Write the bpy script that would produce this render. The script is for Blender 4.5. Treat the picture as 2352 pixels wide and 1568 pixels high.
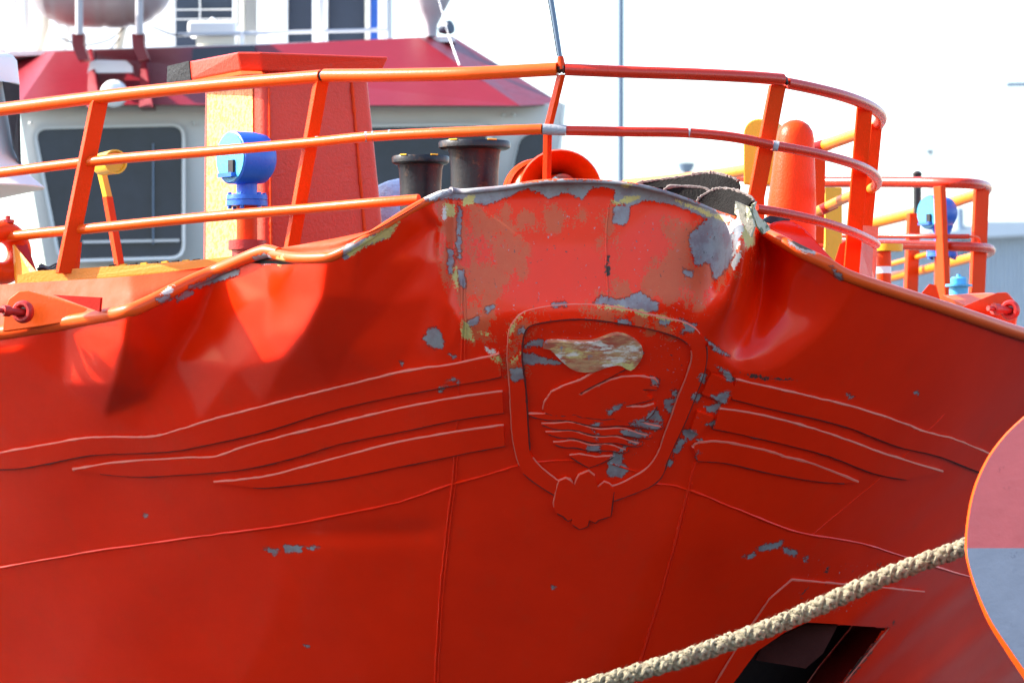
import bpy, math, random
import numpy as np
from mathutils import Vector, Matrix
from mathutils.geometry import delaunay_2d_cdt

random.seed(7); rng = np.random.default_rng(7)
scn = bpy.context.scene
for o in list(bpy.data.objects): bpy.data.objects.remove(o)

# ------------------------------------------------------------------ camera
FPX, HZ, CX, CAMY, ZC = 12000.0, 1200.0, 1176.0, -30.0, 3.6
cam_d = bpy.data.cameras.new('camera'); cam = bpy.data.objects.new('camera', cam_d)
scn.collection.objects.link(cam); scn.camera = cam
cam.location = (0, CAMY, ZC); cam.rotation_euler = (math.radians(90), 0, 0)
cam_d.sensor_width = 36; cam_d.lens = 36*FPX/2352
cam_d.shift_y = (HZ-784)/2352
cam_d.clip_start = 0.5; cam_d.clip_end = 6000
cam_d.dof.use_dof = True; cam_d.dof.focus_distance = 30.9; cam_d.dof.aperture_fstop = 4.2

# ------------------------------------------------------------------ light
SUN_AZ, SUN_EL = math.radians(-96), math.radians(37)     # azimuth measured from 'towards the camera', minus = left
sdir = Vector((math.sin(SUN_AZ)*math.cos(SUN_EL), -math.cos(SUN_AZ)*math.cos(SUN_EL), math.sin(SUN_EL)))
w = bpy.data.worlds.new('World'); scn.world = w; w.use_nodes = True
nt = w.node_tree; bg = nt.nodes['Background']
sky = nt.nodes.new('ShaderNodeTexSky'); sky.sky_type = 'NISHITA'; sky.sun_disc = False
sky.sun_elevation = SUN_EL; sky.sun_rotation = math.atan2(sdir.x, sdir.y)
sky.air_density = 1.0; sky.dust_density = 1.5; sky.ozone_density = 1.0
nt.links.new(sky.outputs[0], bg.inputs[0]); bg.inputs[1].default_value = 0.15
sl = bpy.data.lights.new('sun', 'SUN'); sl.energy = 5.0; sl.angle = math.radians(0.53); sl.color = (1, .94, .84)
so = bpy.data.objects.new('sun', sl); scn.collection.objects.link(so)
so.rotation_euler = (-sdir).to_track_quat('-Z', 'Y').to_euler(); so.location = (-20, 0, 30)

scn.view_settings.view_transform = 'Standard'; scn.view_settings.look = 'None'
scn.view_settings.exposure = 1.74; scn.view_settings.gamma = 1
scn.cycles.use_denoising = True
scn.cycles.max_bounces = 8; scn.cycles.caustics_reflective = False; scn.cycles.caustics_refractive = False
scn.cycles.sample_clamp_indirect = 6

# ------------------------------------------------------------------ helpers
def W(dx, dy, Y):
    d = Y-CAMY
    return Vector(((dx-CX)*d/FPX, Y, ZC+(HZ-dy)*d/FPX))
def proj(v):
    v = np.asarray(v, float); d = v[:, 1]-CAMY
    return CX+v[:, 0]/d*FPX, HZ-(v[:, 2]-ZC)/d*FPX
def px(n, Y): return n*(Y-CAMY)/FPX
A29 = math.radians(29)
FWD = Vector((math.sin(A29), -math.cos(A29), 0)); ATH = Vector((math.cos(A29), math.sin(A29), 0))   # ship forward / athwart (image right)

def crom(pts, n=8):
    pts = [Vector(p) for p in pts]
    if len(pts) < 3: n = 1
    out = []
    for i in range(len(pts)-1):
        p0 = pts[max(i-1, 0)]; p1 = pts[i]; p2 = pts[i+1]; p3 = pts[min(i+2, len(pts)-1)]
        for k in range(n):
            t = k/n
            out.append(0.5*((2*p1)+(p2-p0)*t+(2*p0-5*p1+4*p2-p3)*t*t+(3*p1-p0-3*p2+p3)*t**3))
    out.append(pts[-1]); return out
def interp(tab, x):
    a = np.array(tab, float); return np.interp(x, a[:, 0], a[:, 1])
def cinterp(tab, x, step=6):
    """smooth curve through (x,y) pairs"""
    c = crom([(p[0], p[1], 0) for p in tab], step); a = np.array([(p.x, p.y) for p in c])
    return np.interp(x, a[:, 0], a[:, 1])
def sdf_poly(P, x, y):
    P = np.array(P, float); n = len(P)
    d2 = np.full(x.shape, 1e18); ins = np.zeros(x.shape, bool)
    for i in range(n):
        ax, ay = P[i]; bx, by = P[(i+1) % n]
        ex, ey = bx-ax, by-ay
        t = np.clip(((x-ax)*ex+(y-ay)*ey)/(ex*ex+ey*ey+1e-9), 0, 1)
        d2 = np.minimum(d2, (x-ax-t*ex)**2+(y-ay-t*ey)**2)
        c = ((ay > y) != (by > y)) & (x < (bx-ax)*(y-ay)/(by-ay+1e-12)+ax)
        ins ^= c
    d = np.sqrt(d2); return np.where(ins, d, -d)
def smooth(a, lo, hi):
    t = np.clip((a-lo)/(hi-lo), 0, 1); return t*t*(3-2*t)

COL = scn.collection
def empty(name, loc, label, cat, group=None):
    o = bpy.data.objects.new(name, None); COL.objects.link(o); o.location = loc
    o['label'] = label; o['category'] = cat
    if group: o['group'] = group
    return o
def loc_chain(p):
    v = Vector((0, 0, 0))
    while p is not None:
        v += p.location+p.matrix_parent_inverse.to_translation(); p = p.parent
    return v
def attach(o, parent):
    if parent is not None:
        o.parent = parent; o.matrix_parent_inverse = Matrix.Translation(-loc_chain(parent))
def mesh(name, V, F, mat, parent=None, sm=False, label=None, cat=None, group=None, kind=None, wear=False):
    me = bpy.data.meshes.new(name); me.from_pydata([tuple(v) for v in V], [], [tuple(f) for f in F])
    if sm: me.polygons.foreach_set('use_smooth', [True]*len(me.polygons))
    me.update()
    if isinstance(mat, (list, tuple)):
        for m in mat: me.materials.append(m)
    else: me.materials.append(mat)
    o = bpy.data.objects.new(name, me); COL.objects.link(o); attach(o, parent)
    if wear: add_wear(me)
    for k, v in (('label', label), ('category', cat), ('group', group), ('kind', kind)):
        if v: o[k] = v
    return o
class MB:
    def __init__(s): s.V = []; s.F = []
    def add(s, V, F):
        n = len(s.V); s.V += [Vector(v) for v in V]; s.F += [tuple(i+n for i in f) for f in F]
    def bar(s, p0, p1, wv, tv):
        """box along p0-p1 with full half-vectors wv,tv"""
        p0, p1, wv, tv = map(Vector, (p0, p1, wv, tv))
        V = [p+a*wv+b*tv for p in (p0, p1) for a, b in ((-1, -1), (1, -1), (1, 1), (-1, 1))]
        s.add(V, [(3, 2, 1, 0), (4, 5, 6, 7), (0, 1, 5, 4), (1, 2, 6, 5), (2, 3, 7, 6), (3, 0, 4, 7)])
    def tube(s, pts, r, n=14, caps=True):
        pts = [Vector(p) for p in pts]; m = len(pts)
        R = r if hasattr(r, '__len__') else [r]*m
        up = None; rings = []
        for i in range(m):
            t = (pts[min(i+1, m-1)]-pts[max(i-1, 0)]).normalized()
            if up is None: up = Vector((0, 0, 1)) if abs(t.z) < .9 else Vector((0, 1, 0))
            a = up-t*up.dot(t); a.normalize(); b = t.cross(a); up = a
            rings.append([pts[i]+(a*math.cos(2*math.pi*k/n)+b*math.sin(2*math.pi*k/n))*R[i] for k in range(n)])
        V = [v for rg in rings for v in rg]; F = []
        for i in range(m-1):
            for k in range(n):
                F.append((i*n+k, i*n+(k+1) % n, (i+1)*n+(k+1) % n, (i+1)*n+k))
        if caps: F += [tuple(range(n-1, -1, -1)), tuple((m-1)*n+k for k in range(n))]
        s.add(V, F)
    def lathe(s, o, ax, prof, n=32, caps=True):
        """prof: (distance along axis, radius)"""
        o = Vector(o); ax = Vector(ax).normalized()
        a = Vector((0, 0, 1)) if abs(ax.z) < .9 else Vector((1, 0, 0))
        a = (a-ax*a.dot(ax)).normalized(); b = ax.cross(a); V = []; F = []
        for (h, r) in prof:
            V += [o+ax*h+(a*math.cos(2*math.pi*k/n)+b*math.sin(2*math.pi*k/n))*r for k in range(n)]
        for i in range(len(prof)-1):
            for k in range(n): F.append((i*n+k, i*n+(k+1) % n, (i+1)*n+(k+1) % n, (i+1)*n+k))
        if caps: F += [tuple(range(n-1, -1, -1)), tuple((len(prof)-1)*n+k for k in range(n))]
        s.add(V, F)
    def prism(s, P, ext):
        """closed outline of 3D points extruded by vector"""
        P = [Vector(p) for p in P]; n = len(P); ext = Vector(ext)
        s.add(P+[p+ext for p in P], [tuple(range(n)), tuple(range(2*n-1, n-1, -1))]+[((i+1) % n, i, i+n, (i+1) % n+n) for i in range(n)])
    def go(s, name, mat, parent=None, sm=False, bevel=0, **k):
        o = mesh(name, s.V, s.F, mat, parent, sm, **k)
        if sm:
            md = o.modifiers.new('es', 'EDGE_SPLIT'); md.split_angle = math.radians(40)
        if bevel:
            b = o.modifiers.new('bv', 'BEVEL'); b.width = bevel; b.segments = 2; b.limit_method = 'ANGLE'
        return o

# ------------------------------------------------------------------ materials
def newmat(name):
    m = bpy.data.materials.new(name); m.use_nodes = True
    return m, m.node_tree, m.node_tree.nodes['Principled BSDF']
def N(nt, typ, **k):
    n = nt.nodes.new(typ)
    for a, b in k.items(): setattr(n, a, b)
    return n
def noise(nt, scale, detail=4, rough=.6, vec=None, stretch=None):
    t = N(nt, 'ShaderNodeTexNoise'); t.inputs['Scale'].default_value = scale
    t.inputs['Detail'].default_value = detail; t.inputs['Roughness'].default_value = rough
    if vec is None: vec = N(nt, 'ShaderNodeTexCoord').outputs['Object']
    if stretch:
        mp = N(nt, 'ShaderNodeMapping'); mp.inputs['Scale'].default_value = stretch
        nt.links.new(vec, mp.inputs[0]); vec = mp.outputs[0]
    nt.links.new(vec, t.inputs['Vector']); return t.outputs['Fac']
def math_(nt, op, a, b=None, clamp=False):
    n = N(nt, 'ShaderNodeMath', operation=op); n.use_clamp = clamp
    for i, v in enumerate((a, b)):
        if v is None: continue
        if isinstance(v, (int, float)): n.inputs[i].default_value = v
        else: nt.links.new(v, n.inputs[i])
    return n.outputs[0]
def mixc(nt, f, a, b):
    n = N(nt, 'ShaderNodeMix', data_type='RGBA')
    for s, v in ((n.inputs[0], f), (n.inputs[6], a), (n.inputs[7], b)):
        if isinstance(v, (int, float)): s.default_value = v
        elif isinstance(v, tuple): s.default_value = (*v, 1) if len(v) == 3 else v
        else: nt.links.new(v, s)
    return n.outputs[2]
def mixf(nt, f, a, b):
    n = N(nt, 'ShaderNodeMix', data_type='FLOAT')
    for s, v in ((n.inputs[0], f), (n.inputs[2], a), (n.inputs[3], b)):
        if isinstance(v, (int, float)): s.default_value = v
        else: nt.links.new(v, s)
    return n.outputs[0]
def step(nt, v, lo, hi):
    n = N(nt, 'ShaderNodeMapRange'); n.interpolation_type = 'SMOOTHSTEP'
    nt.links.new(v, n.inputs[0]); n.inputs[1].default_value = lo; n.inputs[2].default_value = hi
    return n.outputs[0]
def paint(name, col, rough=.35, var=.12, bump=.02, bscale=90, dirt=None, dirt_amt=.5, spec=.5, metal=0, dscale=14):
    m, nt, bs = newmat(name); L = nt.links
    c = mixc(nt, noise(nt, 3.1, 5), tuple(x*(1-var) for x in col), tuple(min(1, x*(1+var)) for x in col))
    if dirt:
        f = step(nt, noise(nt, dscale, 8, .7), dirt_amt, dirt_amt+.06); c = mixc(nt, f, c, dirt)
    L.new(c, bs.inputs['Base Color'])
    L.new(mixf(nt, noise(nt, 11, 4), rough*.75, min(1, rough*1.3)), bs.inputs['Roughness'])
    bs.inputs['Specular IOR Level'].default_value = spec; bs.inputs['Metallic'].default_value = metal
    if bump:
        b = N(nt, 'ShaderNodeBump'); b.inputs['Strength'].default_value = .6; b.inputs['Distance'].default_value = bump
        L.new(noise(nt, bscale, 3), b.inputs['Height']); L.new(b.outputs[0], bs.inputs['Normal'])
    return m
RED = (.84, .019, .0012)
def worn(name, col=RED, rough=.17):
    """ship paint with per-vertex wear masks (primer, scuff, yellow, pale, bare) broken up by noise"""
    m, nt, bs = newmat(name); L = nt.links
    def at(n):
        a = N(nt, 'ShaderNodeAttribute'); a.attribute_name = n; return a.outputs['Fac']
    base = mixc(nt, noise(nt, 1.6, 8, .65), tuple(x*.80 for x in col), (min(1, col[0]*1.12), col[1]*1.3, col[2]*1.3))
    # faint vertical run marks and dust
    base = mixc(nt, math_(nt, 'MULTIPLY', step(nt, noise(nt, 6, 7, .72, stretch=(1, 1, .10)), .50, .75), .22), base, (.60, .045, .014))
    sp = step(nt, noise(nt, 160, 2, .5), .735, .75); base = mixc(nt, math_(nt, 'MULTIPLY', sp, .35), base, (.7, .2, .12))
    n_edge = math_(nt, 'SUBTRACT', noise(nt, 26, 9, .75), .5); n_fine = math_(nt, 'SUBTRACT', noise(nt, 85, 6, .7), .5)
    n_str = math_(nt, 'SUBTRACT', noise(nt, 8, 8, .62, stretch=(1.2, 1.2, .7)), .5)
    br = math_(nt, 'ADD', math_(nt, 'MULTIPLY', n_edge, 1.7), math_(nt, 'MULTIPLY', n_fine, .7))
    def msk(n, nz, k, lo=.47, hi=.53):
        return step(nt, math_(nt, 'ADD', at(n), math_(nt, 'MULTIPLY', nz, k)), lo, hi)
    m_t = math_(nt, 'MULTIPLY', msk('tan', math_(nt, 'ADD', n_str, math_(nt, 'MULTIPLY', n_fine, .6)), 3.4, .47, .56), math_(nt, 'MULTIPLY', step(nt, at('tan'), .05, .3), .62))
    tanc = mixc(nt, noise(nt, 30, 6, .7), (.40, .085, .035), (.46, .17, .07))
    c = mixc(nt, m_t, base, tanc)
    m_rim = msk('grey', br, .75, .36, .40); m_g = msk('grey', br, .85, .45, .52)
    grey = mixc(nt, noise(nt, 40, 6, .7), (.20, .195, .21), (.33, .32, .335)); grey = mixc(nt, step(nt, noise(nt, 9, 6, .7), .42, .62), grey, (.22, .17, .19)); grey = mixc(nt, step(nt, noise(nt, 30, 8, .8), .60, .64), grey, (.42, .05, .03))
    c = mixc(nt, math_(nt, 'MULTIPLY', m_rim, .55), c, (.16, .012, .006))
    c = mixc(nt, m_g, c, grey)
    fk = at('fleck'); nf = noise(nt, 42, 7, .72); nf2 = noise(nt, 75, 5, .6, stretch=(.35, .35, 1.4))
    m_f = math_(nt, 'MULTIPLY', step(nt, math_(nt, 'MULTIPLY', nf, math_(nt, 'ADD', math_(nt, 'MULTIPLY', fk, .35), .75)), .675, .69), step(nt, fk, .2, .5))
    m_s = math_(nt, 'MULTIPLY', step(nt, nf2, .63, .70), math_(nt, 'MULTIPLY', step(nt, fk, .2, .6), .3))
    c = mixc(nt, m_s, c, mixc(nt, noise(nt, 9, 3), (.28, .02, .012), (.70, .20, .13)))
    c = mixc(nt, m_f, c, mixc(nt, step(nt, noise(nt, 13, 3), .45, .6), (.06, .035, .035), (.34, .33, .36)))
    m_y = msk('yellow', math_(nt, 'ADD', n_str, n_fine), 1.3, .44, .56)
    yel = mixc(nt, noise(nt, 45, 6, .7, stretch=(.5, .5, 1.5)), (.42, .30, .14), (.68, .58, .17))
    c = mixc(nt, m_y, c, yel)
    m_w = msk('pale', br, .9); c = mixc(nt, m_w, c, mixc(nt, noise(nt, 50, 5), (.55, .48, .4), (.85, .8, .74)))
    m_b = msk('bare', br, 1.0); c = mixc(nt, m_b, c, mixc(nt, noise(nt, 60, 5), (.02, .016, .016), (.07, .05, .04)))
    L.new(c, bs.inputs['Base Color'])
    dull = math_(nt, 'MAXIMUM', math_(nt, 'MAXIMUM', m_g, m_y), math_(nt, 'MAXIMUM', m_w, m_b))
    bs.inputs['Specular IOR Level'].default_value = .30
    r0 = mixf(nt, noise(nt, 6, 4), rough*.8, rough*1.25)
    L.new(mixf(nt, dull, mixf(nt, m_t, r0, .5), .6), bs.inputs['Roughness'])
    hgt = math_(nt, 'SUBTRACT', math_(nt, 'MULTIPLY', noise(nt, 120, 3), .02), math_(nt, 'MULTIPLY', math_(nt, 'ADD', m_g, m_rim), .5))
    hgt = math_(nt, 'ADD', hgt, math_(nt, 'MULTIPLY', math_(nt, 'MAXIMUM', m_y, math_(nt, 'MAXIMUM', m_t, m_w)), math_(nt, 'MULTIPLY', n_fine, 1.2)))
    b = N(nt, 'ShaderNodeBump'); b.inputs['Strength'].default_value = .8; b.inputs['Distance'].default_value = .004
    L.new(hgt, b.inputs['Height']); L.new(b.outputs[0], bs.inputs['Normal'])
    return m
M = dict(
    hull=worn('hull_paint'), gunwale=worn('gunwale_paint', (.78, .075, .008), .3),
    orange=paint('orange_paint', (.70, .046, .003), .36, .10, .004, 70, spec=.16),
    rail=paint('rail_paint', (.74, .085, .006), .34, .12, .002, 60, (.42, .36, .34), .67, dscale=10, spec=.3),
    railshade=paint('rail_paint_shaded', (.55, .026, .006), .26, .12, .002, 60, (.36, .30, .34), .66, dscale=9),  # same rail paint, darker red: shade of the right-hand rails in its colour
    raillit=paint('rail_paint_sunlit', (.78, .19, .010), .34, .12, .002, 60, (.4, .06, .02), .66, dscale=10, spec=.25),  # same rail paint, yellower: sunlight on the returning rails in its colour
    scaly_sunlit=paint('scaly_sunlit_paint', (.80, .36, .12), .45, .12, .010, 40, (.62, .19, .03), .49, dscale=30),  # flaking orange paint; the cream tone is sunlight put into the colour
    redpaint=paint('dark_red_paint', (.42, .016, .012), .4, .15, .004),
    yellow=paint('yellow_paint', (.75, .38, .01), .4, .1, .003, 60, (.25, .12, .03), .66),
    blue=paint('blue_paint', (.015, .12, .55), .38, .15, .003, 60, (.25, .10, .05), .70),
    lightblue=paint('light_blue_paint', (.06, .35, .62), .4, .15, .003, 60, (.2, .13, .08), .66),
    black=paint('black_paint', (.013, .014, .018), .34, .3, .003, 45, (.055, .032, .022), .56, spec=.35),
    tar=paint('rough_black_paint', (.018, .018, .02), .7, .4, .02, 40, spec=.2),
    rubber=paint('torn_rubber', (.009, .008, .008), .7, .5, .012, 90, (.03, .022, .018), .62, dscale=60, spec=.08),
    primer=paint('grey_primer', (.30, .31, .34), .6, .3, .008, 60),
    torn=paint('torn_metal', (.45, .40, .28), .5, .4, .02, 40, (.10, .11, .05), .52, dscale=12),
    white=paint('white_paint', (.78, .78, .78), .45, .04, .0),
    offwhite=paint('off_white_paint', (.66, .67, .66), .5, .06, 0, dirt=(.45, .38, .30), dirt_amt=.72, dscale=3),
    cream=paint('cream_paint', (.66, .62, .52), .5, .05, 0),
    crimson=paint('crimson_paint', (.17, .002, .010), .38, .12, .0),
    boatgrey=paint('boat_grey_gelcoat', (.42, .40, .43), .35, .08, 0),
    galv=paint('galvanised_steel', (.50, .51, .53), .4, .1, 0, metal=.5),
    navy=paint('navy_paint', (.02, .03, .06), .35, .2, 0),
    glass=paint('dark_glass', (.022, .030, .050), .1, .5, .0, spec=.3),
    dark=paint('dark_void', (.012, .012, .014), .8, .2, 0),
    pole=paint('pole_steel', (.14, .20, .28), .5, .1, 0),
    shed=paint('shed_sheet', (.42, .50, .58), .6, .05, 0),
    grey=paint('deck_grey', (.34, .34, .40), .4, .25, .005, 20, (.20, .20, .25), .57, dscale=6),
    pinkred=paint('pink_red_paint', (.80, .14, .14), .3, .22, .004, 20, (.62, .10, .10), .60, dscale=5),  # lighter, pinker red than the hull
    concrete=paint('concrete', (.28, .27, .25), .85, .2, .01, 6),
    margin=paint('margin_orange_paint', (.58, .042, .008), .6, .1, .003, 60, spec=.14),
    edgeshade=paint('painted_edge_shade', (.12, .010, .007), .8, .4, .003, 90), coaming=paint('coaming_orange', (.76, .24, .010), .45, .12, .004, 60, (.5, .05, .01), .66),  # the dark red paints the shade under raised plates
    fray=paint('frayed_rubber_edge', (.16, .13, .12), .8, .6, .01, 80, (.5, .48, .5), .6, dscale=50),
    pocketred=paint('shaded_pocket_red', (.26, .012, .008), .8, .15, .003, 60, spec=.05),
    fluke=paint('anchor_dark', (.05, .012, .010), .8, .4, .01, 30, spec=.1),
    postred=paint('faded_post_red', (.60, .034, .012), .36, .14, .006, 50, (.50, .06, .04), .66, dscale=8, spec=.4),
    chalk_skylit=paint('chalky_skylit_weld', (.66, .13, .085), .45, .25, .004, 90),  # rubbed weld paint, paler still to paint sky light on up-facing edges
    deck=paint('deck_green_grey', (.10, .11, .10), .8, .2, .004),
)
def rope_mat():
    m, nt, bs = newmat('rope_fibre'); L = nt.links
    c = mixc(nt, noise(nt, 60, 6, .75), (.14, .10, .05), (.64, .56, .38))
    c = mixc(nt, step(nt, noise(nt, 24, 6, .7), .55, .75), c, (.30, .22, .11)); c = mixc(nt, math_(nt, 'MULTIPLY', step(nt, noise(nt, 3.5, 5, .7), .45, .7), .6), c, (.22, .17, .10)); L.new(c, bs.inputs['Base Color'])
    bs.inputs['Roughness'].default_value = .85
    b = N(nt, 'ShaderNodeBump'); b.inputs['Distance'].default_value = .01; L.new(noise(nt, 260, 4, .8), b.inputs['Height']); L.new(b.outputs[0], bs.inputs['Normal'])
    return m
M['rope'] = rope_mat()
def head_mat():
    m, nt, bs = newmat('scraped_swan_head'); L = nt.links
    n1 = noise(nt, 5, 8, .68, stretch=(.8, 1, 2.2)); n2 = noise(nt, 9, 8, .7, stretch=(.6, 1, 2.6)); n3 = noise(nt, 40, 5, .7)
    c = mixc(nt, step(nt, n2, .38, .62), (.46, .10, .06), (.58, .34, .17)); c = mixc(nt, step(nt, n1, .47, .58), c, mixc(nt, n3, (.66, .52, .08), (.78, .68, .38)))
    c = mixc(nt, step(nt, noise(nt, 7, 8, .7, stretch=(.6, 1, 2.2)), .54, .62), c, (.80, .75, .68)); c = mixc(nt, step(nt, noise(nt, 10, 8, .75), .60, .63), c, (.26, .25, .30))
    c = mixc(nt, step(nt, noise(nt, 22, 8, .8), .64, .67), c, (.08, .05, .04)); L.new(c, bs.inputs['Base Color']); bs.inputs['Roughness'].default_value = .6
    b = N(nt, 'ShaderNodeBump'); b.inputs['Distance'].default_value = .006; L.new(math_(nt, 'ADD', n2, n3), b.inputs['Height']); L.new(b.outputs[0], bs.inputs['Normal']); return m
M['head'] = head_mat()
def water_mat():
    m, nt, bs = newmat('sea_water'); bs.inputs['Base Color'].default_value = (.008, .018, .022, 1); bs.inputs['Specular IOR Level'].default_value = .28
    bs.inputs['Roughness'].default_value = .12; bs.inputs['IOR'].default_value = 1.33
    b = N(nt, 'ShaderNodeBump'); b.inputs['Distance'].default_value = .25; b.inputs['Strength'].default_value = .8
    nt.links.new(noise(nt, 1.3, 5), b.inputs['Height']); nt.links.new(b.outputs[0], bs.inputs['Normal']); return m
M['water'] = water_mat()

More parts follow.
